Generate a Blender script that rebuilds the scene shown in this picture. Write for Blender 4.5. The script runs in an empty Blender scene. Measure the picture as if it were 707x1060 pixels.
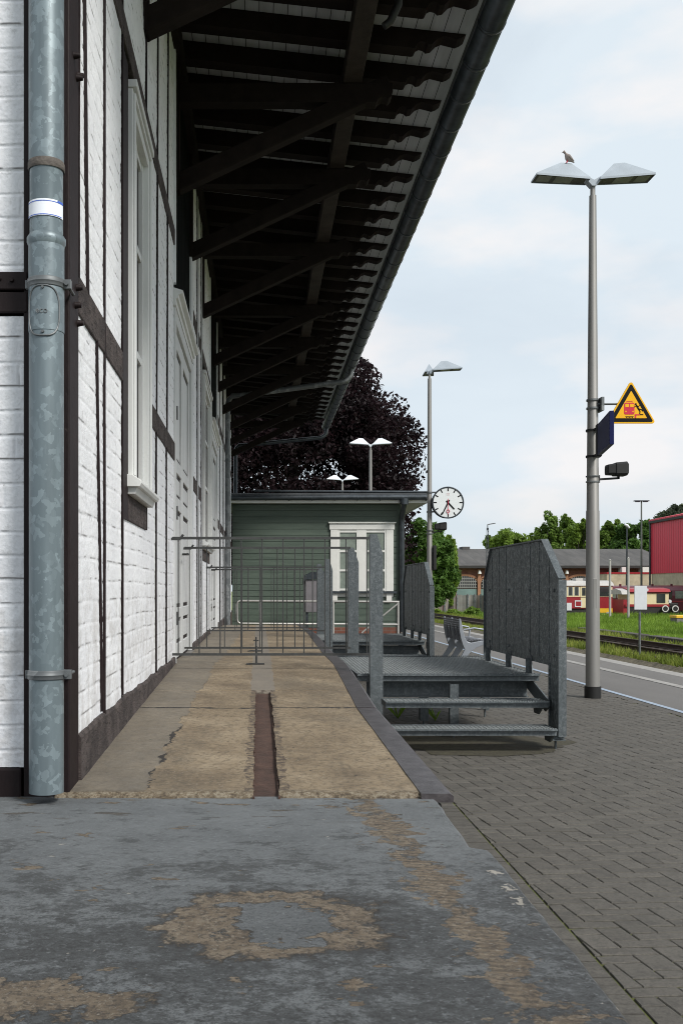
import bpy, math, random
import numpy as np
from mathutils import Vector, Matrix

random.seed(7)
rng = np.random.default_rng(7)
R = math.radians
sc = bpy.context.scene
COL = sc.collection
EYE = 1.2

# ------------------------------------------------------------------ camera
cam_d = bpy.data.cameras.new("camera")
cam = bpy.data.objects.new("camera", cam_d)
COL.objects.link(cam)
cam.location = (0, 0, EYE)
cam.rotation_euler = (R(90), 0, 0)
cam_d.sensor_fit = 'VERTICAL'
cam_d.sensor_height = 36.0
cam_d.sensor_width = 24.0
cam_d.lens = 36.0 * 1030 / 1060
cam_d.shift_x = 85.5 / 1060
cam_d.shift_y = 81.0 / 1060
cam_d.clip_start = 0.05
cam_d.clip_end = 3000
sc.camera = cam

# ------------------------------------------------------------------ sky + sun
SUN_EL, SUN_AZ = R(43), R(138)          # azimuth clockwise from +Y (behind the camera, to the right)
w = bpy.data.worlds.new("World")
sc.world = w
w.use_nodes = True
nt = w.node_tree
nt.nodes.clear()
out = nt.nodes.new('ShaderNodeOutputWorld')
bg = nt.nodes.new('ShaderNodeBackground')
sky = nt.nodes.new('ShaderNodeTexSky')
sky.sky_type = 'NISHITA'
sky.sun_disc = False
sky.sun_elevation = SUN_EL
sky.sun_rotation = SUN_AZ
sky.air_density = 1.0
sky.dust_density = 1.5
bg.inputs[1].default_value = 0.106
tc = nt.nodes.new('ShaderNodeTexCoord')
mp = nt.nodes.new('ShaderNodeMapping')
mp.inputs['Scale'].default_value = (1.0, 1.0, 2.6)
mp.inputs['Location'].default_value = (0.35, 0.1, 0.28)
n1 = nt.nodes.new('ShaderNodeTexNoise')
n1.inputs['Scale'].default_value = 2.6
n1.inputs['Detail'].default_value = 9
n1.inputs['Roughness'].default_value = 0.52
n1.inputs['Distortion'].default_value = 0.35
cr = nt.nodes.new('ShaderNodeValToRGB')
cr.color_ramp.elements[0].position = 0.44
cr.color_ramp.elements[0].color = (0.87, 0.87, 0.87, 1)
cr.color_ramp.elements[1].position = 0.60
cr.color_ramp.elements[1].color = (1, 1, 1, 1)
hz = nt.nodes.new('ShaderNodeMix')
hz.data_type = 'RGBA'
hz.inputs[6].default_value = (7.1, 7.95, 8.65, 1)
hz.inputs[7].default_value = (8.7, 8.65, 8.75, 1)
mx = nt.nodes.new('ShaderNodeMix')
mx.data_type = 'RGBA'
L = nt.links.new
L(tc.outputs['Generated'], mp.inputs[0])
L(mp.outputs[0], n1.inputs['Vector'])
L(n1.outputs['Fac'], cr.inputs[0])
n2 = nt.nodes.new('ShaderNodeTexNoise')
n2.inputs['Scale'].default_value = 5.0
n2.inputs['Detail'].default_value = 7
cr2 = nt.nodes.new('ShaderNodeValToRGB')
cr2.color_ramp.elements[0].position = 0.47
cr2.color_ramp.elements[1].position = 0.64
L(mp.outputs[0], n2.inputs['Vector'])
L(n2.outputs['Fac'], cr2.inputs[0])
L(cr2.outputs[0], hz.inputs[0])
L(cr.outputs[0], mx.inputs[0])
L(sky.outputs[0], mx.inputs[6])
L(hz.outputs[2], mx.inputs[7])
L(mx.outputs[2], bg.inputs[0])
L(bg.outputs[0], out.inputs[0])

sun_d = bpy.data.lights.new("sun", 'SUN')
sun_d.energy = 3.9
sun_d.angle = R(16)
sun_d.color = (1.0, 0.965, 0.91)
sun = bpy.data.objects.new("sun", sun_d)
COL.objects.link(sun)
sd = Vector((math.sin(SUN_AZ) * math.cos(SUN_EL), math.cos(SUN_AZ) * math.cos(SUN_EL), math.sin(SUN_EL)))
sun.rotation_euler = sd.to_track_quat('Z', 'Y').to_euler()
sun.location = (10, -10, 20)

vs = sc.view_settings
vs.view_transform = 'Standard'
vs.look = 'None'
vs.gamma = 1
vs.use_curve_mapping = False
vs.exposure = 0.0
sc.cycles.max_bounces = 6
sc.cycles.use_denoising = True
sc.cycles.filter_width = 1.0

# ------------------------------------------------------------------ materials
def nodes_of(name):
    m = bpy.data.materials.new(name)
    m.use_nodes = True
    t = m.node_tree
    return m, t, t.nodes['Principled BSDF'], t.nodes.new, t.links.new

def s2l(c):
    return tuple(((x / 255) / 12.92 if x / 255 <= .04045 else ((x / 255 + .055) / 1.055) ** 2.4) for x in c)

def mult(c, k):
    return tuple(min(1, x * k) for x in c[:3]) + (1,)

def M(name, col, rough=.6, metal=0., var=.15, vs_=3., bump=0., bs=60., col2=None, island=0., spec=.5, stretch=None, detail=6):
    m, t, b, N, Lk = nodes_of(name)
    tc = N('ShaderNodeTexCoord')
    src = tc.outputs['Object']
    if stretch:
        mp = N('ShaderNodeMapping'); mp.inputs['Scale'].default_value = stretch
        Lk(src, mp.inputs[0]); src = mp.outputs[0]
    n = N('ShaderNodeTexNoise'); n.inputs['Scale'].default_value = vs_; n.inputs['Detail'].default_value = detail
    n.inputs['Roughness'].default_value = .62
    Lk(src, n.inputs['Vector'])
    r = N('ShaderNodeValToRGB')
    r.color_ramp.elements[0].position = .3; r.color_ramp.elements[1].position = .7
    r.color_ramp.elements[0].color = mult(col2 or col, 1 if col2 else 1 - var)
    r.color_ramp.elements[1].color = mult(col, 1 + (0 if col2 else var))
    Lk(n.outputs['Fac'], r.inputs[0])
    last = r.outputs[0]
    if island:
        g = N('ShaderNodeNewGeometry')
        mr = N('ShaderNodeMapRange'); mr.inputs['To Min'].default_value = 1 - island; mr.inputs['To Max'].default_value = 1 + island
        Lk(g.outputs['Random Per Island'], mr.inputs['Value'])
        mm = N('ShaderNodeMix'); mm.data_type = 'RGBA'; mm.blend_type = 'MULTIPLY'; mm.inputs[0].default_value = 1
        Lk(last, mm.inputs[6]); Lk(mr.outputs[0], mm.inputs[7]); last = mm.outputs[2]
    Lk(last, b.inputs['Base Color'])
    b.inputs['Roughness'].default_value = rough
    b.inputs['Metallic'].default_value = metal
    b.inputs['Specular IOR Level'].default_value = spec
    if bump:
        n2 = N('ShaderNodeTexNoise'); n2.inputs['Scale'].default_value = bs; n2.inputs['Detail'].default_value = 5
        Lk(src, n2.inputs['Vector'])
        bp = N('ShaderNodeBump'); bp.inputs['Strength'].default_value = min(1, bump); bp.inputs['Distance'].default_value = .01
        Lk(n2.outputs['Fac'], bp.inputs['Height']); Lk(bp.outputs[0], b.inputs['Normal'])
    return m

def galv(name, dark, light, scale=22., rough=.5, metal=.35, streak=True, thr=(.45, .75), zs=.6):
    m, t, b, N, Lk = nodes_of(name)
    tc = N('ShaderNodeTexCoord')
    ns = N('ShaderNodeTexNoise'); ns.inputs['Scale'].default_value = scale * .8; ns.inputs['Detail'].default_value = 3
    Lk(tc.outputs['Object'], ns.inputs['Vector'])
    va = N('ShaderNodeVectorMath'); va.operation = 'MULTIPLY_ADD'
    va.inputs[1].default_value = (.05, .05, .05)
    mp = N('ShaderNodeMapping'); mp.inputs['Scale'].default_value = (1, 1, zs)
    Lk(ns.outputs['Color'], va.inputs[0]); Lk(tc.outputs['Object'], va.inputs[2]); Lk(va.outputs[0], mp.inputs[0])
    vo = N('ShaderNodeTexVoronoi'); vo.inputs['Scale'].default_value = scale
    Lk(mp.outputs[0], vo.inputs['Vector'])
    sp = N('ShaderNodeSeparateColor'); Lk(vo.outputs['Color'], sp.inputs[0])
    r = N('ShaderNodeValToRGB'); r.color_ramp.elements[0].position = thr[0]; r.color_ramp.elements[1].position = thr[1]
    r.color_ramp.elements[0].color = dark + (1,); r.color_ramp.elements[1].color = light + (1,)
    Lk(sp.outputs[0], r.inputs[0])
    n = N('ShaderNodeTexNoise'); n.inputs['Scale'].default_value = 2.5; n.inputs['Detail'].default_value = 6
    if streak:
        m2 = N('ShaderNodeMapping'); m2.inputs['Scale'].default_value = (9, 9, .8)
        Lk(tc.outputs['Object'], m2.inputs[0]); Lk(m2.outputs[0], n.inputs['Vector'])
    else:
        Lk(tc.outputs['Object'], n.inputs['Vector'])
    mr = N('ShaderNodeMapRange'); mr.inputs['To Min'].default_value = .62; mr.inputs['To Max'].default_value = 1.3
    Lk(n.outputs['Fac'], mr.inputs['Value'])
    mm = N('ShaderNodeMix'); mm.data_type = 'RGBA'; mm.blend_type = 'MULTIPLY'; mm.inputs[0].default_value = 1
    Lk(r.outputs[0], mm.inputs[6]); Lk(mr.outputs[0], mm.inputs[7])
    Lk(mm.outputs[2], b.inputs['Base Color'])
    rr = N('ShaderNodeMapRange'); rr.inputs['To Min'].default_value = rough - .1; rr.inputs['To Max'].default_value = rough + .15
    Lk(n.outputs['Fac'], rr.inputs['Value']); Lk(rr.outputs[0], b.inputs['Roughness'])
    b.inputs['Metallic'].default_value = metal
    return m

class G:
    """tiny expression helper for hand made node trees"""
    def __init__(s, name):
        s.m, s.t, s.b, s.N, s.L = nodes_of(name)
        s.tc = s.N('ShaderNodeTexCoord')
        s.sep = s.N('ShaderNodeSeparateXYZ'); s.L(s.tc.outputs['Object'], s.sep.inputs[0])
        s.X, s.Y, s.Z = s.sep.outputs
    def op(s, o, a, b=None, c=None, clamp=False):
        n = s.N('ShaderNodeMath'); n.operation = o; n.use_clamp = clamp
        for i, v in enumerate((a, b, c)):
            if v is None: continue
            if isinstance(v, (int, float)): n.inputs[i].default_value = v
            else: s.L(v, n.inputs[i])
        return n.outputs[0]
    def noise(s, scale, detail=6, rough=.6, stretch=None, dist=0., off=None):
        n = s.N('ShaderNodeTexNoise'); n.inputs['Scale'].default_value = scale; n.inputs['Detail'].default_value = detail
        n.inputs['Roughness'].default_value = rough; n.inputs['Distortion'].default_value = dist
        mp = s.N('ShaderNodeMapping'); mp.inputs['Scale'].default_value = stretch or (1, 1, 1)
        mp.inputs['Location'].default_value = off or (0, 0, 0)
        s.L(s.tc.outputs['Object'], mp.inputs[0]); s.L(mp.outputs[0], n.inputs['Vector'])
        return n.outputs['Fac']
    def vor(s, scale, feature='F1', out='Distance', stretch=None):
        n = s.N('ShaderNodeTexVoronoi'); n.inputs['Scale'].default_value = scale; n.feature = feature
        mp = s.N('ShaderNodeMapping'); mp.inputs['Scale'].default_value = stretch or (1, 1, 1)
        s.L(s.tc.outputs['Object'], mp.inputs[0]); s.L(mp.outputs[0], n.inputs['Vector'])
        return n.outputs[out]
    def step(s, v, lo, hi):
        n = s.N('ShaderNodeMapRange'); n.interpolation_type = 'SMOOTHSTEP'
        n.inputs['From Min'].default_value = lo; n.inputs['From Max'].default_value = hi
        s.L(v, n.inputs['Value']); return n.outputs[0]
    def mix(s, f, a, b, mode='MIX'):
        n = s.N('ShaderNodeMix'); n.data_type = 'RGBA'; n.blend_type = mode
        if isinstance(f, (int, float)): n.inputs[0].default_value = f
        else: s.L(f, n.inputs[0])
        for i, v in ((6, a), (7, b)):
            if isinstance(v, tuple): n.inputs[i].default_value = tuple(v[:3]) + (1,)
            else: s.L(v, n.inputs[i])
        return n.outputs[2]
    def ramp(s, v, stops):
        r = s.N('ShaderNodeValToRGB')
        e = r.color_ramp.elements
        while len(e) < len(stops): e.new(.5)
        for i, (p, c) in enumerate(stops):
            e[i].position = p; e[i].color = tuple(c[:3]) + (1,)
        s.L(v, r.inputs[0]); return r.outputs[0]
    def done(s, col, rough=.7, bump=None, dist=.01, strength=1., metal=0.):
        s.L(col, s.b.inputs['Base Color'])
        if isinstance(rough, (int, float)): s.b.inputs['Roughness'].default_value = rough
        else: s.L(rough, s.b.inputs['Roughness'])
        s.b.inputs['Metallic'].default_value = metal
        if bump is not None:
            bp = s.N('ShaderNodeBump'); bp.inputs['Strength'].default_value = strength; bp.inputs['Distance'].default_value = dist
            s.L(bump, bp.inputs['Height']); s.L(bp.outputs[0], s.b.inputs['Normal'])
        return s.m

# ---- white painted brick (joint dirt comes from a mesh attribute)
g = G('white_painted_brick')
at = g.N('ShaderNodeAttribute'); at.attribute_name = 'joint'
base = g.ramp(g.noise(3.0, 7), [(.3, (.69, .70, .73)), (.7, (.80, .81, .83))])
base = g.mix(g.step(g.noise(18, 8, .72), .54, .66), base, (.60, .605, .62))
base = g.mix(g.op('MULTIPLY', g.op('MULTIPLY', g.op('SUBTRACT', 1., g.step(g.Z, .62, 1.0)), g.step(g.noise(7, 8, .7), .44, .6)), .45), base, (.42, .40, .38))
base = g.mix(g.op('MULTIPLY', g.step(g.noise(60, 4, .7), .68, .76), .8), base, (.25, .22, .2))
colr = g.mix(at.outputs['Fac'], base, (.10, .09, .085))
WHITE_BRICK = g.done(colr, .7, g.noise(70, 6, .75), .005, .6)

WHITE_WOOD = M('white_painted_timber', (.72, .74, .76), .6, 0, .10, 6, .25, 40, stretch=(1, 1, .15))
DOOR_WHITE = M('door_paint', (.55, .56, .56), .55, 0, .12, 5, .15, 30, stretch=(1, 1, .2))
CASING = M('window_casing_paint', (.62, .63, .62), .5, 0, .10, 5, .15, 30, stretch=(1, 1, .2))
g = G('dark_brown_timber')
c = g.ramp(g.noise(4, 7, .65, (1, 1, 1)), [(.3, (.0085, .0052, .0056)), (.7, (.018, .011, .0115))])
c = g.mix(g.step(g.noise(50, 5, .7, (1, .15, .5)), .64, .77), c, (.05, .038, .036))
g.b.inputs['Specular IOR Level'].default_value = .2
DARK_WOOD = g.done(c, .6, g.noise(60, 5, .6, (1, .2, .3)), .004, .6)
g = G('weathered_brown_plinth')
c = g.ramp(g.noise(5, 7, .65), [(.38, (.038, .028, .027)), (.62, (.105, .083, .078))])
c = g.mix(g.step(g.noise(24, 7, .75, (1, .6, 1.6)), .54, .62), c, (.018, .013, .012))
PLINTH = g.done(c, .85, g.noise(24, 8, .75, (1, .6, 1.6)), .04, 1.)
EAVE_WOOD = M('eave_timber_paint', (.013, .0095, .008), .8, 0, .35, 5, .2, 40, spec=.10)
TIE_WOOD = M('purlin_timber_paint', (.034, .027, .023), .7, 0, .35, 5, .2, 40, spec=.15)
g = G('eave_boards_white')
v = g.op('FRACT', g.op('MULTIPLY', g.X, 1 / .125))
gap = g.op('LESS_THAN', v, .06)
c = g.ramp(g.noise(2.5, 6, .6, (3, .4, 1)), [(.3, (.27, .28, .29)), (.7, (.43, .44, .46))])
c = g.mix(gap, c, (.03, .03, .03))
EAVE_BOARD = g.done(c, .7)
ROOF_COVER = M('roof_cover', (.05, .05, .055), .8, 0, .2, 2)
ZINC_PIPE = galv('galvanised_pipe', s2l((104, 116, 121)), s2l((126, 139, 144)), 42, .40, .3, True, (.55, .98), .8)
ZINC_DARK = M('weathered_zinc', (.055, .064, .072), .38, .65, .35, 6)
ZINC_GREY = galv('grey_zinc', (.12, .13, .135), (.20, .21, .215), 14, .5, .4)
STEEL_GALV = galv('galvanised_steel', (.078, .092, .099), (.165, .185, .195), 120, .5, .3, True, (.35, 1.0))
STEEL_PANEL = galv('galvanised_panel', (.068, .083, .090), (.27, .30, .31), 95, .55, .25, True, (.55, 1.0), .45)
GRATE = M('steel_grating', (.24, .26, .265), .55, .3, .3, 25)
GATE_STEEL = M('gate_steel', (.05, .052, .052), .6, .3, .25, 20)
POLE_STEEL = M('lamp_pole_steel', (.245, .238, .226), .5, .45, .12, 5, stretch=(1, 1, .15))
LAMP_TOP = M('lamp_shade_grey', (.30, .34, .38), .45, .1, .1, 4)
LAMP_LIGHT = M('lamp_shade_pale', (.62, .66, .70), .45, .1, .06, 4)
LAMP_UNDER = M('lamp_underside', (.055, .055, .05), .5, 0, .3, 9)
LAMP_GLASS = M('lamp_diffuser', (.16, .17, .16), .3, 0, .1, 9)
BLACK = M('black_plastic', (.006, .006, .006), .6, 0, .2, 9)
STICKER = M('white_sticker', (.75, .78, .83), .5, 0, .03, 9)
STICKER_BLUE = M('blue_print', (.05, .12, .5), .5, 0, .03, 9)
YELLOW = M('sign_yellow', (.80, .42, .012), .5, 0, .04, 9, spec=.2)
SIGN_BLACK = M('sign_black', (.005, .005, .005), .6, 0, .04, 9, spec=.15)
SIGN_RED = M('sign_red', (.55, .030, .065), .5, 0, .04, 9, spec=.2)
SIGN_BLUE = M('sign_blue', (.004, .007, .065), .4, 0, .1, 5, spec=.25)
CLOCK_WHITE = M('clock_face_white', (.68, .71, .72), .4, 0, .02, 5)
GREY_PLATE = M('pale_grey_plate', (.58, .60, .63), .5, 0, .05, 9)
GLASS = M('window_glass_dark', (.03, .035, .035), .08, 0, .2, 2)
GLASS_PALE = M('window_glass_curtain', (.17, .20, .17), .12, 0, .25, 5)
SHUTTER_DARK = M('dark_loft_boards', (.005, .0065, .006), .9, 0, .3, 8, spec=.03)
g = G('green_siding')
c = g.ramp(g.noise(2.2, 6, .6, (.5, 1, 6)), [(.3, (.050, .072, .056)), (.7, (.078, .105, .082))])
GREEN_SIDING = g.done(c, .6, g.noise(40, 4, .6, (.1, 1, 1)), .004, .4)
WHITE_TRIM = M('white_trim_paint', (.62, .62, .59), .5, 0, .05, 5)
SOFFIT = M('soffit_pale', (.42, .42, .38), .7, 0, .08, 5)
BITUMEN = M('roof_membrane', (.045, .05, .055), .6, 0, .3, 3)
RAIL_TUBE = M('handrail_tube', (.42, .41, .39), .4, .4, .1, 8)
STEEL_EDGE = M('worn_edge_steel', (.115, .104, .108), .42, .45, .35, 14, .25, 90, col2=(.040, .034, .036))
RUST = M('rusty_channel', (.062, .034, .025), .8, .1, .4, 12, .6, 60)
BRICK_RED = None
CONCRETE = M('concrete_grey', (.17, .16, .15), .85, 0, .25, 3, .4, 30)
LOW_WALL = M('old_concrete', (.055, .050, .044), .9, 0, .4, 2, .5, 12)

# ---- foreground: flaking grey-blue paint on concrete
g = G('flaking_blue_grey_paint')
dx = g.op('MULTIPLY', g.op('SUBTRACT', g.noise(8, 9, .68), .5), .42)
dy = g.op('MULTIPLY', g.op('SUBTRACT', g.noise(8, 9, .68, None, 0, (5, 3, 0)), .5), .42)
PX = g.op('ADD', g.X, dx); PY = g.op('ADD', g.Y, dy)
def ell(cx, cy, a, b):
    u = g.op('DIVIDE', g.op('SUBTRACT', PX, cx), a); v = g.op('DIVIDE', g.op('SUBTRACT', PY, cy), b)
    return g.op('SQRT', g.op('ADD', g.op('MULTIPLY', u, u), g.op('MULTIPLY', v, v)))
outer = g.op('SUBTRACT', 1., g.step(ell(.035, 2.44, .275, .25), .93, 1.06))
inner = g.op('SUBTRACT', 1., g.step(ell(.055, 2.44, .15, .165), .95, 1.05))
ring = g.op('MULTIPLY', outer, g.op('SUBTRACT', 1., inner))
# brown strip, runs along the right edge
sx = g.op('ADD', .42, g.op('MULTIPLY', g.op('SUBTRACT', 3.7, g.Y), .072))
wid = g.op('ADD', .028, g.op('MULTIPLY', g.noise(2.5, 3), .06))
sdist = g.op('ABSOLUTE', g.op('SUBTRACT', PX, sx))
strip = g.op('LESS_THAN', sdist, wid)
strip = g.op('MULTIPLY', strip, g.step(g.noise(9, 6, .7), .36, .44))
spot = g.op('SUBTRACT', 1., g.step(ell(-.45, 1.98, .22, .10), .9, 1.05))
farpatch = g.op('MULTIPLY', g.step(g.Y, 3.45, 3.8), g.step(g.noise(5, 7, .6, (1, 2.6, 1)), .60, .63))
anyw = g.step(g.noise(6.5, 8, .62, (1, 1.6, 1), 0, (2, 7, 0)), .640, .655)
worn = g.op('MAXIMUM', g.op('MAXIMUM', ring, strip), g.op('MAXIMUM', spot, g.op('MAXIMUM', farpatch, anyw)))
paint = g.ramp(g.noise(3.2, 8, .65), [(.32, (.118, .128, .134)), (.68, (.19, .205, .212))])
nearm = g.op('SUBTRACT', 1., g.step(g.Y, 2.2, 3.5))
gr = g.op('ADD', g.noise(6.5, 11, .78, (1, 1.3, 1)), g.op('MULTIPLY', nearm, .13))
grime = g.op('MULTIPLY', g.op('MULTIPLY', g.step(gr, .535, .635), .80), g.op('SUBTRACT', 1., g.op('MULTIPLY', inner, .75)))
paint = g.mix(grime, paint, (.050, .053, .054))
fine = g.step(g.noise(38, 8, .8), .49, .60)
paint = g.mix(g.op('MULTIPLY', fine, g.op('MULTIPLY', g.op('ADD', .14, g.op('MULTIPLY', nearm, .62)), g.op('SUBTRACT', 1., g.op('MULTIPLY', inner, .8)))), paint, (.030, .031, .031))
dots = g.step(g.noise(110, 5, .85), .50, .58)
paint = g.mix(g.op('MULTIPLY', dots, g.op('MULTIPLY', nearm, .55)), paint, (.02, .02, .02))
paint = g.mix(g.op('MULTIPLY', g.step(g.noise(60, 7, .82, None, 0, (4, 4, 4)), .55, .63), .6), paint, (.24, .26, .27))
brown = g.ramp(g.noise(16, 7, .7), [(.3, (.095, .070, .047)), (.5, (.180, .140, .095)), (.75, (.27, .225, .165))])
brown = g.mix(g.op('MULTIPLY', g.step(g.noise(55, 7, .8), .48, .58), .75), brown, (.045, .036, .029))
brown = g.mix(g.op('MULTIPLY', g.step(g.noise(90, 5, .8, None, 0, (3, 3, 3)), .56, .62), .7), brown, (.30, .27, .22))
halo = g.op('MULTIPLY', g.op('SUBTRACT', 1., g.step(ell(.035, 2.44, .34, .31), .80, 1.1)), g.step(g.noise(14, 7, .8), .44, .56))
paint = g.mix(g.op('MULTIPLY', halo, g.op('SUBTRACT', .8, g.op('MULTIPLY', inner, .75))), paint, (.030, .029, .028))
colr = g.mix(worn, paint, brown)
colr = g.mix(g.op('MULTIPLY', g.op('MULTIPLY', worn, g.op('SUBTRACT', 1., worn)), 2.0, None, True), colr, (.028, .025, .022))
chip = g.op('MULTIPLY', g.op('MULTIPLY', g.op('GREATER_THAN', g.op('ADD', g.X, g.op('MULTIPLY', g.op('SUBTRACT', g.noise(12, 5, .7), .5), .12)), .655), g.op('LESS_THAN', g.Y, 3.1)), g.step(g.noise(7.5, 6, .65, (1, 1, 1), 0, (5, 1, 2)), .60, .61))
rib = g.op('MULTIPLY', strip, g.op('SINE', g.op('MULTIPLY', g.op('ADD', g.Y, g.op('MULTIPLY', g.X, .25)), 240.)))
colr = g.mix(g.op('MULTIPLY', g.op('MULTIPLY', g.op('GREATER_THAN', rib, .35), g.step(g.noise(20, 6, .7), .42, .56)), .45), colr, (.07, .055, .04))
rim = g.op('MULTIPLY', g.step(g.noise(9, 8, .66, None, .3, (1, 1, 4)), .685, .695), .9)
colr = g.mix(rim, colr, (.40, .38, .34))
colr = g.mix(g.op('MULTIPLY', chip, .9), colr, (.42, .39, .34))
h = g.op('ADD', g.op('MULTIPLY', worn, -.5), g.op('MULTIPLY', g.noise(45, 9, .8), .9))
h = g.op('SUBTRACT', h, g.op('MULTIPLY', rim, .2))
h = g.op('ADD', h, g.op('MULTIPLY', rib, .12))
PAINT_FLOOR = g.done(colr, .66, h, .018, 1.)

# ---- walkway concrete
g = G('walkway_concrete')
c = g.ramp(g.noise(2.2, 8, .66), [(.32, (.115, .084, .052)), (.5, (.200, .153, .097)), (.70, (.28, .225, .152))])
c = g.mix(g.op('MULTIPLY', g.step(g.noise(34, 8, .8), .48, .58), .65), c, (.065, .050, .034))
c = g.mix(g.op('MULTIPLY', g.step(g.noise(1.6, 8, .7, (1, .5, 1), 0, (3, 1, 0)), .50, .68), .55), c, (.075, .062, .046))
c = g.mix(g.op('MULTIPLY', g.step(g.noise(70, 6, .8), .55, .62), .5), c, (.30, .26, .20))
c = g.mix(g.op('LESS_THAN', g.vor(11), .075), c, (.03, .024, .018))
wob = g.op('MULTIPLY', g.op('SUBTRACT', g.noise(5, 8, .66), .5), .20)
xe = g.op('ADD', g.X, wob)
lx = g.op('ADD', -.46, g.op('MULTIPLY', g.op('SUBTRACT', g.Y, 4.), .016))
left = g.op('LESS_THAN', xe, lx)
grey = g.ramp(g.noise(9, 8, .75), [(.3, (.085, .078, .066)), (.7, (.165, .155, .135))])
c = g.mix(g.op('MULTIPLY', left, .62), c, grey)
crack = g.op('LESS_THAN', g.op('ABSOLUTE', g.op('SUBTRACT', xe, lx)), g.op('MULTIPLY', g.op('MULTIPLY', g.step(g.noise(3, 5), .42, .60), g.op('SUBTRACT', 1.1, g.step(g.Y, 4.6, 6.5))), .012))
wob2 = g.op('MULTIPLY', g.op('SUBTRACT', g.noise(6, 7, .7, None, 0, (9, 2, 0)), .5), .16)
yj = g.op('ADD', g.Y, wob2)
def joint(y0, wd): return g.op('LESS_THAN', g.op('ABSOLUTE', g.op('SUBTRACT', yj, y0)), wd)
crack = g.op('MAXIMUM', crack, g.op('MULTIPLY', joint(6.15, .016), g.step(g.noise(2.2, 3), .38, .46)))
crack = g.op('MAXIMUM', crack, joint(10.6, .02))
strip = g.op('MULTIPLY', g.op('LESS_THAN', g.op('ABSOLUTE', g.op('SUBTRACT', g.op('ADD', g.X, g.op('MULTIPLY', wob, .3)), .03)), .085), g.op('GREATER_THAN', g.Y, 6.95))
c = g.mix(g.op('MULTIPLY', strip, .75), c, (.165, .15, .13))
c = g.mix(crack, c, (.018, .015, .013))
# lips of the channel crumbled dark
lip = g.op('MULTIPLY', g.op('LESS_THAN', g.op('ABSOLUTE', g.op('SUBTRACT', g.op('ADD', g.X, g.op('MULTIPLY', wob, .45)), .03)), .085), g.op('LESS_THAN', g.Y, 7.0))
c = g.mix(g.op('MULTIPLY', lip, g.step(g.noise(30, 5, .7), .4, .62)), c, (.05, .036, .028))
h = g.op('ADD', g.op('MULTIPLY', g.noise(30, 8, .72), .5), g.op('MULTIPLY', crack, -1.))
edge = g.op('SUBTRACT', 1., g.step(g.op('ADD', g.Y, g.op('MULTIPLY', wob, .6)), 3.915, 3.975))
agg = g.noise(42, 9, .82)
agc = g.ramp(agg, [(.40, (.05, .038, .027)), (.49, (.145, .11, .07)), (.58, (.27, .235, .175))])
c = g.mix(edge, c, agc)
h = g.op('ADD', h, g.op('MULTIPLY', g.op('MULTIPLY', agg, edge), 1.2))
WALK = g.done(c, .85, h, .012, .9)

# ---- paving
g = G('paving_blocks')
geo = g.N('ShaderNodeNewGeometry')
c = g.ramp(geo.outputs['Random Per Island'], [(0, (.076, .070, .060)), (.5, (.089, .082, .071)), (1, (.104, .096, .083))])
c = g.mix(g.op('MULTIPLY', g.step(g.noise(1.2, 6, .6), .45, .7), .45), c, (.095, .087, .075))
c = g.mix(g.op('MULTIPLY', g.step(g.noise(14, 8, .8), .47, .60), .55), c, (.045, .042, .037))
c = g.mix(g.op('MULTIPLY', g.step(g.noise(75, 6, .85), .49, .58), .6), c, (.038, .036, .032))
c = g.mix(g.op('MULTIPLY', g.step(g.noise(60, 5, .8), .60, .65), .5), c, (.17, .16, .14))
PAVER = g.done(c, .82, g.noise(160, 4, .7), .003, .7)
g = G('paving_joints')
c = g.mix(g.step(g.noise(2.6, 6, .75), .40, .52), (.018, .016, .012), (.085, .095, .020))
JOINT = g.done(c, .95)
g = G('asphalt')
c = g.ramp(g.noise(1.0, 7, .6, (.6, .25, 1)), [(.3, (.105, .100, .096)), (.7, (.150, .143, .136))])
c = g.mix(g.op('MULTIPLY', g.step(g.noise(90, 4, .7), .55, .68), .4), c, (.08, .08, .08))
ASPHALT = g.done(c, .85, g.noise(150, 3, .7), .003, .5)
WHITE_LINE = M('worn_white_marking', (.27, .26, .245), .7, 0, .25, 6)
BLUE_LINE = M('pale_blue_marking', (.27, .33, .41), .7, 0, .15, 6)
KERB = M('platform_edge_stone', (.27, .26, .245), .8, 0, .15, 5)
FIELD = M('field_soil', (.10, .15, .035), .95, 0, .3, .5, col2=(.16, .17, .06))
BALLAST = M('rusty_ballast', (.14, .12, .085), .95, 0, .5, 8, .8, 14)
RAIL_STEEL = M('rusty_rail', (.055, .034, .025), .7, .2, .3, 6)
SLEEPER = M('sleeper_wood', (.045, .034, .026), .9, 0, .4, 6)

def leaf_mat(name, a, b_, isl=.45):
    g = G(name)
    geo = g.N('ShaderNodeNewGeometry')
    c = g.mix(geo.outputs['Random Per Island'], a, b_)
    c = g.mix(g.step(g.noise(.35, 3), .40, .62), c, mult(a, .75)[:3])
    m = g.done(c, .55)
    g.b.inputs['Specular IOR Level'].default_value = .25
    tr = g.N('ShaderNodeBsdfTranslucent'); g.L(c, tr.inputs[0])
    ms = g.N('ShaderNodeMixShader'); ms.inputs[0].default_value = .48
    o = g.t.nodes['Material Output']
    g.L(g.b.outputs[0], ms.inputs[1]); g.L(tr.outputs[0], ms.inputs[2]); g.L(ms.outputs[0], o.inputs[0])
    return m
LEAF_PURPLE = leaf_mat('copper_beech_leaf', (.010, .0055, .007), (.036, .018, .022))
LEAF_GREEN = leaf_mat('green_leaf', (.12, .20, .035), (.26, .40, .08))
LEAF_DEEP = leaf_mat('deep_green_leaf', (.075, .155, .03), (.16, .29, .06))
LEAF_FRESH = leaf_mat('fresh_green_leaf', (.15, .24, .035), (.29, .43, .08))
LEAF_GREY = leaf_mat('grey_green_leaf', (.06, .08, .05), (.14, .17, .09))
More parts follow.
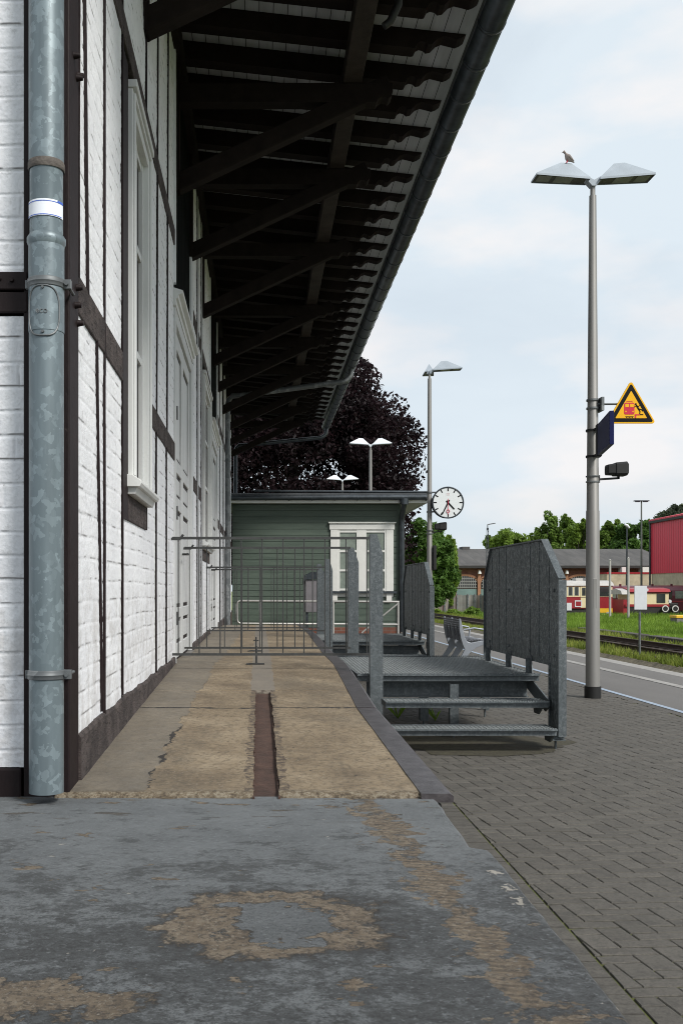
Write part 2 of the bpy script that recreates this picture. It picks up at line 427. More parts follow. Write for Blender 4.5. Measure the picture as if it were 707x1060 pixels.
BARK = M('bark', (.06, .05, .04), .9, 0, .3, 6, .6, 20)
GRASS_M = leaf_mat('grass_blade', (.15, .26, .03), (.28, .42, .06))
GRASS_DRY = leaf_mat('short_grass_blade', (.18, .24, .04), (.33, .36, .08))

g = G('old_red_brick')
bt = g.N('ShaderNodeTexBrick'); bt.inputs['Scale'].default_value = 1
bt.inputs['Brick Width'].default_value = .25; bt.inputs['Row Height'].default_value = .08; bt.inputs['Mortar Size'].default_value = .008
bt.inputs['Color1'].default_value = (.13, .045, .028, 1); bt.inputs['Color2'].default_value = (.20, .075, .045, 1); bt.inputs['Mortar'].default_value = (.16, .12, .10, 1)
cb = g.N('ShaderNodeCombineXYZ'); g.L(g.X, cb.inputs[0]); g.L(g.Z, cb.inputs[1]); g.L(cb.outputs[0], bt.inputs['Vector'])
c = g.mix(g.op('MULTIPLY', g.step(g.noise(.8, 6, .6), .45, .7), .6), bt.outputs[0], (.07, .028, .02))
BRICK_RED = g.done(c, .85)
PIER = M('pale_brick_pier', (.30, .15, .085), .85, 0, .2, 3)
g = G('slate_roof_sheets')
v = g.op('FRACT', g.op('MULTIPLY', g.X, .8))
c = g.ramp(g.noise(.6, 6, .6, (2, .5, .5)), [(.3, (.044, .042, .040)), (.7, (.092, .087, .082))])
c = g.mix(g.op('LESS_THAN', v, .06), c, (.05, .05, .05))
SLATE = g.done(c, .8)
g = G('red_trapezoid_sheet')
v = g.op('FRACT', g.op('MULTIPLY', g.Y, 2.2))
c = g.mix(g.op('LESS_THAN', v, .3), (.58, .014, .045), (.46, .011, .036))
RED_SHEET = g.done(c, .5, g.step(v, .2, .4), .05, .6)
BEIGE = M('beige_render', (.42, .36, .26), .85, 0, .25, 1.2)
TRAIN_RED = M('train_red', (.28, .018, .026), .4, 0, .12, 2)
TRAIN_CREAM = M('train_cream', (.68, .58, .36), .4, 0, .06, 2)
TRAIN_WINE = M('train_wine_red', (.105, .012, .022), .35, 0, .15, 2)
TRAIN_ROOF = M('train_roof_grey', (.42, .41, .39), .6, 0, .15, 1.5)
TRAIN_YELLOW = M('train_yellow', (.72, .43, .02), .5, 0, .1, 2)
UNDER = M('underframe_black', (.018, .017, .016), .7, 0, .3, 3)
TEAL = M('teal_door', (.13, .20, .19), .6, 0, .15, 1)
FENCE_M = M('weathered_fence_boards', (.20, .19, .175), .8, 0, .2, 2, island=.3)
MUNTIN = M('window_bars_grey', (.22, .22, .21), .6, 0, .1, 2)
DOVE = M('dove_plumage', (.34, .28, .25), .8, 0, .2, 30)
BENCH_M = M('bench_steel', (.26, .28, .31), .45, .3, .08, 8)
BENCH_DARK = M('bench_mesh_grey', (.12, .125, .14), .55, .2, .1, 8)

# ------------------------------------------------------------------ mesh helpers
OFF = {}
def off_of(o):
    return OFF.get(o.name, Vector((0, 0, 0))) if o else Vector((0, 0, 0))

def tag(o, label=None, cat=None, group=None, kind=None):
    if label: o['label'] = label
    if cat: o['category'] = cat
    if group: o['group'] = group
    if kind: o['kind'] = kind
    return o

def empty(name, loc, label, cat, group=None):
    o = bpy.data.objects.new(name, None)
    o.empty_display_size = .2
    COL.objects.link(o)
    o.location = loc
    OFF[o.name] = Vector(loc)
    return tag(o, label, cat, group)

class MB:
    def __init__(s):
        s.v = []; s.f = []; s.sm = []
    def add(s, vs, fs, smooth=False):
        n = len(s.v)
        s.v += [tuple(p) for p in vs]
        for f in fs:
            s.f.append(tuple(i + n for i in f)); s.sm.append(smooth)
        return s
    def box(s, a, b):
        x0, x1 = sorted((a[0], b[0])); y0, y1 = sorted((a[1], b[1])); z0, z1 = sorted((a[2], b[2]))
        return s.add([(x0, y0, z0), (x1, y0, z0), (x1, y1, z0), (x0, y1, z0), (x0, y0, z1), (x1, y0, z1), (x1, y1, z1), (x0, y1, z1)],
                     [(0, 3, 2, 1), (4, 5, 6, 7), (0, 1, 5, 4), (1, 2, 6, 5), (2, 3, 7, 6), (3, 0, 4, 7)])
    def bar(s, p, q, wd, ht, side=(0, 1, 0)):
        p, q = Vector(p), Vector(q); d = (q - p).normalized()
        a = Vector(side); a = (a - d * a.dot(d)).normalized(); b = d.cross(a)
        vs = []
        for c in (p, q):
            for i, j in ((-1, -1), (1, -1), (1, 1), (-1, 1)):
                vs.append(c + a * (i * wd / 2) + b * (j * ht / 2))
        return s.add(vs, [(0, 3, 2, 1), (4, 5, 6, 7), (0, 1, 5, 4), (1, 2, 6, 5), (2, 3, 7, 6), (3, 0, 4, 7)])
    def tube(s, pts, rad, n=10, cap=True, smooth=True):
        pts = [Vector(p) for p in pts]
        rads = rad if isinstance(rad, (list, tuple)) else [rad] * len(pts)
        rings = []; ref = None
        for i, p in enumerate(pts):
            d = (pts[min(i + 1, len(pts) - 1)] - pts[max(i - 1, 0)]).normalized()
            if ref is None:
                ref = Vector((0, 0, 1)) if abs(d.z) < .9 else Vector((1, 0, 0))
            a = (ref - d * ref.dot(d)).normalized(); ref = a; b = d.cross(a)
            rings.append([p + (a * math.cos(2 * math.pi * k / n) + b * math.sin(2 * math.pi * k / n)) * rads[i] for k in range(n)])
        vs = [v for r in rings for v in r]; fs = []
        for i in range(len(pts) - 1):
            for k in range(n):
                fs.append((i * n + k, i * n + (k + 1) % n, (i + 1) * n + (k + 1) % n, (i + 1) * n + k))
        s.add(vs, fs, smooth)
        if cap:
            s.add(rings[0], [tuple(range(n))[::-1]]); s.add(rings[-1], [tuple(range(n))])
        return s
    def prism(s, poly, axis, a, b):
        """poly: 2D points; axis 'x': (y,z), 'y': (x,z), 'z': (x,y), extruded a..b"""
        n = len(poly)
        def P(p, t):
            return {'x': (t, p[0], p[1]), 'y': (p[0], t, p[1]), 'z': (p[0], p[1], t)}[axis]
        vs = [P(p, a) for p in poly] + [P(p, b) for p in poly]
        fs = [tuple(range(n))[::-1], tuple(range(n, 2 * n))]
        for i in range(n):
            fs.append((i, (i + 1) % n, n + (i + 1) % n, n + i))
        return s.add(vs, fs)
    def xform(s, mat):
        s.v = [tuple(mat @ Vector(p)) for p in s.v]; return s
    def build(s, name, m, parent=None, bevel=0., kind=None):
        me = bpy.data.meshes.new(name)
        o_ = off_of(parent)
        me.from_pydata([(p[0] - o_.x, p[1] - o_.y, p[2] - o_.z) for p in s.v], [], s.f)
        me.polygons.foreach_set('use_smooth', s.sm)
        me.materials.append(m)
        me.update()
        fix_normals(me)
        o = bpy.data.objects.new(name, me)
        COL.objects.link(o)
        if parent:
            o.parent = parent
            OFF[o.name] = o_
        if bevel:
            b = o.modifiers.new('bevel', 'BEVEL'); b.width = bevel; b.segments = 2; b.limit_method = 'ANGLE'; b.angle_limit = R(40)
            b.harden_normals = False
        if kind: o['kind'] = kind
        return o

import bmesh
def fix_normals(me):
    if len(me.polygons) > 3000: return
    bm = bmesh.new(); bm.from_mesh(me)
    bmesh.ops.recalc_face_normals(bm, faces=bm.faces)
    bm.to_mesh(me); bm.free()

def B(a, b): return MB().box(a, b)

def np_mesh(name, V, F, m, parent=None, smooth=False, attr=None):
    me = bpy.data.meshes.new(name)
    V = np.asarray(V, dtype=np.float32)
    o_ = off_of(parent)
    V = V - np.array([o_.x, o_.y, o_.z], dtype=np.float32)
    F = np.asarray(F, dtype=np.int32)
    k = F.shape[1]
    me.vertices.add(len(V)); me.vertices.foreach_set('co', V.ravel())
    me.loops.add(F.size); me.loops.foreach_set('vertex_index', F.ravel())
    me.polygons.add(len(F))
    me.polygons.foreach_set('loop_start', np.arange(0, F.size, k, dtype=np.int32))
    me.polygons.foreach_set('loop_total', np.full(len(F), k, dtype=np.int32))
    me.polygons.foreach_set('use_smooth', np.full(len(F), smooth))
    me.update(calc_edges=True)
    me.validate()
    if attr:
        for nm, arr in attr.items():
            a = me.attributes.new(nm, 'FLOAT', 'POINT'); a.data.foreach_set('value', np.asarray(arr, dtype=np.float32))
    me.materials.append(m)
    o = bpy.data.objects.new(name, me); COL.objects.link(o)
    if parent:
        o.parent = parent; OFF[o.name] = o_
    return o

_lat = rng.random((256, 256))
def vnoise(u, v, s=0):
    u = u + s * 17.3; v = v + s * 9.7
    i = np.floor(u).astype(int); j = np.floor(v).astype(int)
    fu = u - i; fv = v - j
    fu = fu * fu * (3 - 2 * fu); fv = fv * fv * (3 - 2 * fv)
    a = _lat[i % 256, j % 256]; b = _lat[(i + 1) % 256, j % 256]; c = _lat[i % 256, (j + 1) % 256]; d = _lat[(i + 1) % 256, (j + 1) % 256]
    return (a * (1 - fu) + b * fu) * (1 - fv) + (c * (1 - fu) + d * fu) * fv
def fbm(u, v, s=0, o=4):
    r = 0; a = .5; f = 1
    for k in range(o):
        r = r + a * vnoise(u * f, v * f, s + k); a *= .5; f *= 2.03
    return r

def copy_tree(o, parent=None):
    c = o.copy(); COL.objects.link(c); c.parent = parent
    for ch in list(o.children): copy_tree(ch, c)
    return c

# =================================================================== GROUND
FIELD_Z = -.72
def zwalk(y):
    pts = [(0, .385), (3.9, .385), (5.6, .44), (8.8, .53), (11, .505), (15, .52), (20, .47), (30, .40)]
    for (a, za), (b, zb) in zip(pts, pts[1:]):
        if y <= b: return za + (zb - za) * (y - a) / (b - a)
    return pts[-1][1]
def xedge(y):
    pts = [(0, .70), (1.9, .707), (3.9, .745), (6.1, .715), (8.2, .76), (16.5, .88), (20.6, .9)]
    for (a, xa), (b, xb) in zip(pts, pts[1:]):
        if y <= b: return xa + (xb - xa) * (y - a) / (b - a)
    return pts[-1][1]
def xplat(y):      # outer platform edge
    return 6.2 - .006 * y

MB().add([(6.0, -40, FIELD_Z), (900, -40, FIELD_Z), (900, 1500, FIELD_Z), (6.0, 1500, FIELD_Z)], [(0, 1, 2, 3)]) \
    .add([(-900, 30, -.25), (5.99, 30, -.25), (5.99, 1500, FIELD_Z), (-900, 1500, FIELD_Z)], [(0, 1, 2, 3)]) \
    .build('field_ground', FIELD, kind='structure')

# joint bed below the paving, asphalt lane, kerb, markings
MB().box((-12, -12, -.4), (4.12, 60, -.0055)).build('paving_bed', JOINT, kind='structure')
MB().box((4.12, -12, -.4), (5.85, 75, -.004)).build('asphalt_path', ASPHALT, kind='structure')
MB().box((5.85, -12, -1.2), (6.12, 75, .0)).build('platform_edge', KERB, kind='structure', bevel=.01)
k = MB()
k.add([(4.16, -12, .001), (4.23, -12, .001), (4.10 + .03, 75, .001), (4.06, 75, .001)], [(0, 1, 2, 3)]); k.build('blue_guide_line', BLUE_LINE, kind='structure')
k = MB()
k.add([(5.22, -12, .001), (5.36, -12, .001), (5.22, 75, .001), (5.08, 75, .001)], [(0, 1, 2, 3)]); k.build('white_line', WHITE_LINE, kind='structure')

# herringbone paving, each block with a bevelled top
def paving():
    ang = R(5.2); ca, sa = math.cos(ang), math.sin(ang)
    u = .1; gap = .0042; bv = .003; KY = 1 / 1.51
    rects = []
    for i in range(-40, 560):
        for j in range(-60, 560):
            r = (i - j) % 4
            if r == 0: rects.append((i, j, 2, 1))
            elif r == 3: rects.append((i, j, 1, 2))
    A = np.array(rects, dtype=float)
    cx = (A[:, 0] + A[:, 2] / 2) * u - 2.; cy = (A[:, 1] + A[:, 3] / 2) * u - 2
    X = 1.0 + cx * ca - cy * sa; Y = 2.0 + (cx * sa + cy * ca) * KY
    keep = (X > .99) & (X < 4.03) & (Y > .9) & (Y < 32) 
    A, X, Y = A[keep], X[keep], Y[keep]
    n = len(A)
    XL = 1.102
    hx = A[:, 2] * u / 2 - .0028 / 2; hy = A[:, 3] * u / 2 - .015 / 2
    dz = rng.normal(0, .0006, n); tx = rng.normal(0, .004, n); ty = rng.normal(0, .004, n)
    V = np.zeros((n, 12, 3))
    for k_, (sx, sy) in enumerate(((-1, -1), (1, -1), (1, 1), (-1, 1))):
        for lev, (ins, z) in enumerate(((0, -.03), (0, -bv), (bv, 0))):
            lx = sx * (hx - ins); ly = sy * (hy - ins)
            V[:, lev * 4 + k_, 0] = X + lx * ca - ly * sa
            V[:, lev * 4 + k_, 1] = Y + (lx * sa + ly * ca) * KY
            V[:, lev * 4 + k_, 2] = z + dz + lx * tx + ly * ty
    V[:, :, 0] = np.maximum(V[:, :, 0], XL + np.array([0, 0, 0, 0, 0, 0, 0, 0, .002, .002, .002, .002])[None])
    okk = (V[:, 4:8, 0].max(1) - V[:, 4:8, 0].min(1)) > .004; V = V[okk]; n = len(V)
    f = [(8, 9, 10, 11)]
    for lev in (0, 4):
        for a in range(4):
            b = (a + 1) % 4
            f.append((lev + a, lev + b, lev + 4 + b, lev + 4 + a))
    F = (np.array(f)[None] + (np.arange(n) * 12)[:, None, None]).reshape(-1, 4)
    o = np_mesh('block_paving', V.reshape(-1, 3), F, PAVER)
    o['kind'] = 'structure'
    # straight border course against the ramp and along the asphalt
    k = MB()
    for yy in np.arange(.9, 32, .0662):
        for (x0, x1) in ((.50, .698), (.702, .895), (.898, 1.092)):
            t = random.gauss(.0, .0007); k.box((x0, yy, -.03), (x1, yy + .0625, t))
    for yy in np.arange(.6, 32, .2035):
        for (x0, x1) in ((4.012, 4.112),):
            t = random.gauss(0, .001)
            k.box((x0, yy, -.03), (x1, yy + .2, t))
    b = k.build('border_course', PAVER, kind='structure')
paving()

# painted ramp in the foreground (grid so that its edge can be chipped)
def ramp():
    k = MB(); ys = list(np.arange(-1.0, 3.93, .04)) + [3.93]
    xr = []
    for y in ys:
        x = xedge(y) - .002
        if y > 3.16: x = .672 + .03 * (y - 3.16)
        x += (fbm(np.array([y * 9.]), np.array([3.3]), 3)[0] - .47) * .018
        xr.append(x)
    cols = [-6, -3, -1.5, -.5, 0, .4]
    V = []; nC = len(cols) + 3
    for y, x in zip(ys, xr):
        for c in cols: V.append((c, y, .385))
        V.append((x - .012, y, .385)); V.append((x, y, .375)); V.append((x, y, -.05))
    F = []
    for i in range(len(ys) - 1):
        for j in range(nC - 1):
            a = i * nC + j; F.append((a, a + 1, a + nC + 1, a + nC))
    k.add(V, F)
    k.build('painted_ramp', PAINT_FLOOR, kind='structure')
ramp()

def walkway():
    # concrete deck with an open channel from y=3.9 to 6.95; front edge broken
    ys = list(np.arange(3.9, 9.0, .03)) + list(np.arange(9.0, 20.6, .2))
    V = []; F = []
    def strip(x0f, x1f, ys, nx):
        base = len(V)
        for iy, y in enumerate(ys):
            x0, x1 = x0f(y), x1f(y)
            for ix in range(nx + 1):
                x = x0 + (x1 - x0) * ix / nx
                z = zwalk(y) + .018 + (fbm(np.array([x * 5.]), np.array([y * 5.]), 5)[0] - .47) * .006
                yy = y
                if iy == 0: yy = y + .012 * (fbm(np.array([x * 14]), np.array([1.]), 6)[0] - .5) * 4; z -= .012
                V.append((x, yy, z))
        for iy in range(len(ys) - 1):
            for ix in range(nx):
                a = base + iy * (nx + 1) + ix
                F.append((a, a + 1, a + nx + 2, a + nx + 1))
        # front face and end face
        for row, zz in ((0, .36), (len(ys) - 1, -.05)):
            b2 = len(V)
            for ix in range(nx + 1):
                p = V[base + row * (nx + 1) + ix]; V.append((p[0], p[1] + (-.012 if row == 0 else 0), zz))
            for ix in range(nx):
                F.append((base + row * (nx + 1) + ix, base + row * (nx + 1) + ix + 1, b2 + ix + 1, b2 + ix))
        return base
    wl = lambda y: -.80
    def jag(y, s): return (fbm(np.array([y * 8.]), np.array([2.7]), s)[0] - .47) * .016
    near = [y for y in ys if y <= 6.96]; far = [y for y in ys if y >= 6.95]
    strip(wl, lambda y: -.022 + jag(y, 11), near, 18)
    strip(lambda y: .082 + jag(y, 12), lambda y: xedge(y) - .09, near, 16)
    strip(wl, lambda y: xedge(y) - .09, far, 26)
    k = MB().add(V, F)
    # solid body under the deck
    o = k.build('walkway', WALK, kind='structure')
    d = MB()
    for a, b in zip(range(4, 20), range(5, 21)):
        z = min(zwalk(a), zwalk(b)) - .035
        d.box((-.80, a - .08, -.05), (min(xedge(a), xedge(b)) - .01, b - .08, z))
    d.build('walkway_base', CONCRETE, kind='structure')
walkway()
# rusty channel
ch = MB()
yy = list(np.arange(3.88, 6.99, .1))
for y0, y1 in zip(yy, yy[1:]):
    ch.add([(-.05, y0, zwalk(y0) - .004), (.11, y0, zwalk(y0) - .004), (.11, y1, zwalk(y1) - .004), (-.05, y1, zwalk(y1) - .004)], [(0, 1, 2, 3)])
    for xx in (-.02, .08):
        ch.box((xx - .004, y0, zwalk(y0) - .03), (xx + .004, y1, zwalk(y1) + .006))
o = ch.build('drain_channel', RUST)
tag(o, 'rusty brown channel sunk into the middle of the concrete walkway', 'channel')
# steel edging in two lengths
for (ya, yb, lab) in ((3.88, 6.12, 'worn steel edging strip on the near end of the walkway edge'), (6.14, 20.5, 'longer steel edging strip running past the stairs to the far walkway end')):
    k = MB(); ys = [ya] + [y for y in np.arange(3.9, 20.5, .25) if ya < y < yb] + [yb]
    for y0, y1 in zip(ys, ys[1:]):
        a, b = xedge(y0), xedge(y1)
        za, zb = zwalk(y0) + .022, zwalk(y1) + .022
        prof = [(-.112, 0), (.0, 0), (.014, -.010), (.014, -.035), (-.112, -.035)]
        vs = [(a + p, y0, za + q) for p, q in prof] + [(b + p, y1, zb + q) for p, q in prof]
        n = len(prof)
        fs = [(i, (i + 1) % n, n + (i + 1) % n, n + i) for i in range(n)]
        if y0 == ya: fs.append(tuple(range(n))[::-1])
        if y1 == yb: fs.append(tuple(range(n, 2 * n)))
        k.add(vs, fs)
    tag(k.build('edge_strip', STEEL_EDGE), lab, 'edging', 'steel edging along the walkway')

# railway track
trk = empty('railway_track', (9.85, 30, FIELD_Z), 'rusty railway track on low ballast beyond the platform edge', 'railway track')
def railp(x): return [(x - .06, -.30), (x + .06, -.30), (x + .06, -.285), (x + .012, -.27), (x + .012, -.20), (x + .032, -.19), (x + .032, -.165), (x - .032, -.165), (x - .032, -.19), (x - .012, -.20), (x - .012, -.27), (x - .06, -.285)]
for x in (9.25, 10.45):
    MB().prism(railp(x), 'y', 5, 90).build('rail', RAIL_STEEL, trk)
sl = B((8.85, 20.0, -.38), (10.85, 20.22, -.30)).build('sleeper', SLEEPER, trk)
for i in range(1, 60):
    c = sl.copy(); COL.objects.link(c); c.parent = trk; c.location = (random.uniform(-.04, .04), i * .6, random.uniform(-.01, .01))
MB().prism([(7.9, FIELD_Z + .0), (11.8, FIELD_Z + .0), (11.2, -.36), (8.5, -.36)], 'y', 5, 90).build('track_bed', BALLAST, kind='structure')

# low concrete wall pieces beyond the track
for (y0, y1, lab) in ((31.6, 37.5, 'long low weathered concrete wall beyond the rails, left piece'), (20.0, 30.9, 'long low weathered concrete wall beyond the rails, right piece')):
    k = MB(); k.box((12.0, y0, -.80), (12.4, y1, -.20))
    tag(k.build('low_wall', LOW_WALL, bevel=.02), lab, 'low wall', 'concrete walls beyond the track')

# ---- grass
def blades(name, n, xf, yr, hr, wr, m, zf, label):
    ys = rng.uniform(*yr, n) if not callable(yr) else yr(n)
    xs = xf(ys, n)
    hh = rng.uniform(*hr, n) * (.55 + .9 * fbm(xs * .5, ys * .35, 21)); ww = rng.uniform(*wr, n)
    th = rng.uniform(0, 2 * np.pi, n); ln = rng.uniform(.05, .55, n) * hh; la = rng.uniform(0, 2 * np.pi, n)
    z0 = zf(xs, ys)
    V = np.zeros((n, 5, 3))
    for k_, (s, t) in enumerate(((-1, 0), (1, 0), (.7, .55), (-.7, .55), (0, 1))):
        V[:, k_, 0] = xs + s * ww / 2 * np.cos(th) + ln * np.cos(la) * t * t
        V[:, k_, 1] = ys + s * ww / 2 * np.sin(th) + ln * np.sin(la) * t * t
        V[:, k_, 2] = z0 + hh * t
    V = V.reshape(-1, 3)
    F = []
    base = np.arange(n) * 5
    F = np.concatenate([np.stack([base, base + 1, base + 2], 1), np.stack([base, base + 2, base + 3], 1), np.stack([base + 3, base + 2, base + 4], 1)])
    o = np_mesh(name, V, F, m)
    tag(o, label, 'grass', None, 'stuff')
    return o
def tall_x(ys, n):
    return rng.uniform(0, 1, n) * (ys * .45 - 12.3 + 2) + 12.3
blades('tall_grass', 90000, lambda ys, n: 12.5 + rng.random(n) * np.maximum(1.5, ys * .46 - 12.5), lambda n: 20 + 50 * rng.random(n) ** 1.3, (.22, .50), (.03, .08), GRASS_M, lambda x, y: np.full_like(x, FIELD_Z), 'tall fresh green grass growing between the track and the trains')
blades('short_grass', 85000, lambda ys, n: 6.15 + rng.random(n) * 2.6, lambda n: 12 + 58 * rng.random(n) ** 1.5, (.06, .17), (.015, .04), GRASS_DRY, lambda x, y: FIELD_Z + .42 * np.clip((8.7 - x) / 2.1, 0, 1), 'short yellow green grass along the platform edge beside the rails')
MB().prism([(6.12, FIELD_Z - .2), (8.7, FIELD_Z - .2), (8.7, FIELD_Z), (6.6, FIELD_Z + .42), (6.12, FIELD_Z + .42)], 'y', -12, 90).build('verge', M('verge_turf', (.16, .20, .05), .95, 0, .3, .8, col2=(.12, .16, .04)), kind='structure')
blades('track_weeds', 30000, lambda ys, n: np.where(rng.random(n) < .5, rng.uniform(8.5, 9.15, n), rng.uniform(10.6, 12.0, n)), lambda n: 18 + 50 * rng.random(n), (.08, .25), (.015, .04), GRASS_DRY, lambda x, y: np.full_like(x, -.40), 'sparse weeds growing on the ballast beside the rails')

# =================================================================== GOODS SHED
WX = -.75                     # face of the track side wall
GY = 3.94                     # face of the gable
shed = empty('goods_shed', (WX, GY, .38), 'white half timbered goods shed with deep dark timber eaves', 'goods shed')

def brick_panel(axis, face, a0, a1, z0, z1, res, seed, depth=.010, name='brick_infill'):
    """height field of painted brick; axis 'x': gable (varies in x, faces -y); 'y': side wall (varies in y, faces +x)"""
    na = max(2, int((a1 - a0) / res[0])); nz = max(2, int((z1 - z0) / res[1]))
    A, Z = np.meshgrid(np.linspace(a0, a1, na), np.linspace(z0, z1, nz), indexing='ij')
    course = .0955
    wz = Z + (fbm(A * 2.2, Z * 2.2, 31) - .47) * .03
    row = np.floor(wz / course); fz = wz / course - row
    rr = np.random.default_rng(99)
    offs = rr.random(400) * .26; lens = np.where(np.arange(400) % 2 == 0, .25, .25)
    wa = A + (fbm(A * 6, Z * 6, 33) - .47) * .014 + offs[(row.astype(int)) % 400]
    fa = wa / .255 - np.floor(wa / .255)
    dzj = np.minimum(fz, 1 - fz) * course; daj = np.minimum(fa, 1 - fa) * .255
    jw = .006 + .006 * fbm(A * 9, Z * 9, 35)
    def ss(x, a, b):
        t = np.clip((x - a) / (b - a), 0, 1); return t * t * (3 - 2 * t)
    hz_ = ss(dzj, jw * .25, jw * .8 + .003); ha = ss(daj, jw * .25, jw * .8 + .004)
    br = np.minimum(hz_, .35 + .65 * ha)
    bid = vnoise(row * 3.7 + .5, np.floor(wa / .255) * 5.3 + .5, 41)
    h = depth * br + .002 * (bid - .5) + .0035 * (fbm(A * 30, Z * 30, 37) - .47) + .003 * (fbm(A * 85, Z * 85, 39, 3) - .45) + .006 * (fbm(A * 3, Z * 3, 38) - .47)
    # broken hairline at the joints
    hair = (1 - ss(np.abs(fz * course - .0075), .0012, .0045)) * ss(fbm(A * 10, Z * 14, 43), .46, .60)
    hair = np.maximum(hair, .5 * (1 - ss(daj, .001, .004)) * ss(fbm(A * 13, Z * 13, 44), .52, .62))
    if axis == 'x':
        V = np.stack([A, face - h, Z], -1)
    else:
        V = np.stack([face + h - .006, A, Z], -1)
    V = V.reshape(-1, 3)
    i, j = np.meshgrid(np.arange(na - 1), np.arange(nz - 1), indexing='ij')
    b = (i * nz + j).ravel()
    F = np.stack([b, b + nz, b + nz + 1, b + 1], 1)
    if axis == 'y': F = F[:, :]
    return np_mesh(name, V, F, WHITE_BRICK, shed, True, {'joint': np.clip(hair * .8, 0, 1).ravel()})

# masonry core (just behind the infill) and rear walls
k = MB()
k.box((-9, GY + .03, .1), (WX - .03, 27.4, 6.15))
k.build('masonry_core', DARK_WOOD, shed)
brick_panel('x', GY + .002, -2.6, WX - .1755, .50, 2.285, (.003, .003), 1, .0042)
brick_panel('x', GY + .002, -2.6, WX - .1755, 2.46, 5.6, (.003, .003), 2, .0042)
# gable frame
def frame_bm(a, b, wv=.003):
    return B(a, b)
k = B((WX - .178, GY - .012, .36), (WX + .004, GY + .19, 6.1)); k.build('corner_post', DARK_WOOD, shed, bevel=.006)
k = B((-2.6, GY - .016, 2.295), (WX - .16, GY + .06, 2.378)); k.build('gable_rail', DARK_WOOD, shed, bevel=.006)
k = B((-2.6, GY - .022, 2.384), (WX - .16, GY + .06, 2.456)); k.build('gable_rail', DARK_WOOD, shed, bevel=.006)
k = B((-2.6, GY - .014, .36), (WX - .186, GY + .06, .497)); k.build('gable_sill', DARK_WOOD, shed, bevel=.008)
for x, z in ((-1.02, 2.425), (-1.06, 2.335), (-.97, 2.42), (-.86, 2.43)):
    MB().tube([(x, GY - .02, z), (x, GY - .034, z)], [.010, .006], 8).build('bolt', DARK_WOOD, shed)
for y, z in ((4.02, 3.36), (4.1, 3.32), (4.08, 2.44), (4.05, 2.36), (4.10, 2.30), (4.08, 3.30)):
    MB().tube([(WX, y, z), (WX + .03, y, z)], [.016, .010], 8).build('bolt', DARK_WOOD, shed)

# side wall
def side_brick(y0, y1, z0, z1, near): 
    r = (.012, .007) if near == 0 else ((.03, .012) if near == 1 else (.08, .02))
    return brick_panel('y', WX, y0, y1, z0, z1, r, int(y0 * 10), .0017)
MID0, MID1, UP0, UP1, TOP = 2.36, 2.50, 4.275, 4.40, 6.1
def plinth_top(y): return .60 if y < 9 else .60
def bay(y0, y1, near, mid=True, z0=.6):
    side_brick(y0, y1, z0, MID0 if mid else UP0, near)
    if mid: side_brick(y0, y1, MID1, UP0, near)
    side_brick(y0, y1, UP1, TOP, near)
bay(4.135, 5.46, 0)
side_brick(5.60, 6.62, .6, 1.60, 0); side_brick(5.60, 6.62, UP1, TOP, 0)
bay(6.62, 8.84, 0)
bay(11.06, 13.15, 1)
side_brick(13.15, 15.3, .6, 1.60, 1); side_brick(13.15, 15.3, UP1, TOP, 1)
bay(17.95, 27.4, 2)
# rails: dark timber between the posts
for (y0, y1) in ((4.13, 5.47), (6.62, 8.84), (11.06, 13.15), (17.95, 27.4)):
    k = MB(); n = max(1, int((y1 - y0) / .22))
    B((WX - .05, y0, MID0 - .01), (WX + .006, y1, MID1 + .01)).build('middle_rail', PLINTH, shed, bevel=.006)
for (y0, y1) in ((4.13, 8.84), (11.06, 15.3), (17.95, 27.4)):
    B((WX - .05, y0, UP0 - .01), (WX + .007, y1, UP1 + .01)).build('upper_rail', PLINTH, shed, bevel=.006)
# plinth (follows the rising floor, ragged top)
def plinth(y0, y1):
    k = MB(); ys = list(np.arange(y0, y1, .05)) + [y1]
    for a, b in zip(ys, ys[1:]):
        ta = .605 + (fbm(np.array([a * 4.]), np.array([1.]), 51)[0] - .47) * .05; tb = .605 + (fbm(np.array([b * 4.]), np.array([1.]), 51)[0] - .47) * .05
        vs = []
        for y, t in ((a, ta), (b, tb)):
            for x, z in ((WX - .06, .2), (WX + .018, .2), (WX + .014, t - .012), (WX + .004, t), (WX - .06, t)): vs.append((x, y, z))
        k.add(vs, [(0, 1, 6, 5), (1, 2, 7, 6), (2, 3, 8, 7), (3, 4, 9, 8)] + ([(0, 1, 2, 3, 4)] if a == y0 else []))
    return k
for a, b in ((4.131, 8.84), (11.06, 15.3), (17.95, 27.4)):
    plinth(a, b).build('plinth', PLINTH, shed)
# white posts between dark gaps
def post(y, wd, z0=.6, z1=TOP, m=WHITE_WOOD):
    B((WX - .05, y, z0), (WX + .008, y + wd, z1)).build('wall_post', m, shed, bevel=.005)
    for yy in (y - .014, y + wd):
        gp = MB(); zs = np.linspace(z0, z1, 40)
        for a, b in zip(zs, zs[1:]):
            wv = .010 + .012 * fbm(np.array([a * 7.]), np.array([yy]), 61)[0]
            gp.box((WX - .04, yy + .007 - wv / 2, a), (WX + .010, yy + .007 + wv / 2, b))
        gp.build('wall_gap', DARK_WOOD, shed)
# side posts: the ones whose joints show
for yy, wd in ((11.1, .16), (12.1, .16), (12.95, .16), (19, .16), (21, .16), (23, .16), (25, .16)): post(yy, wd)
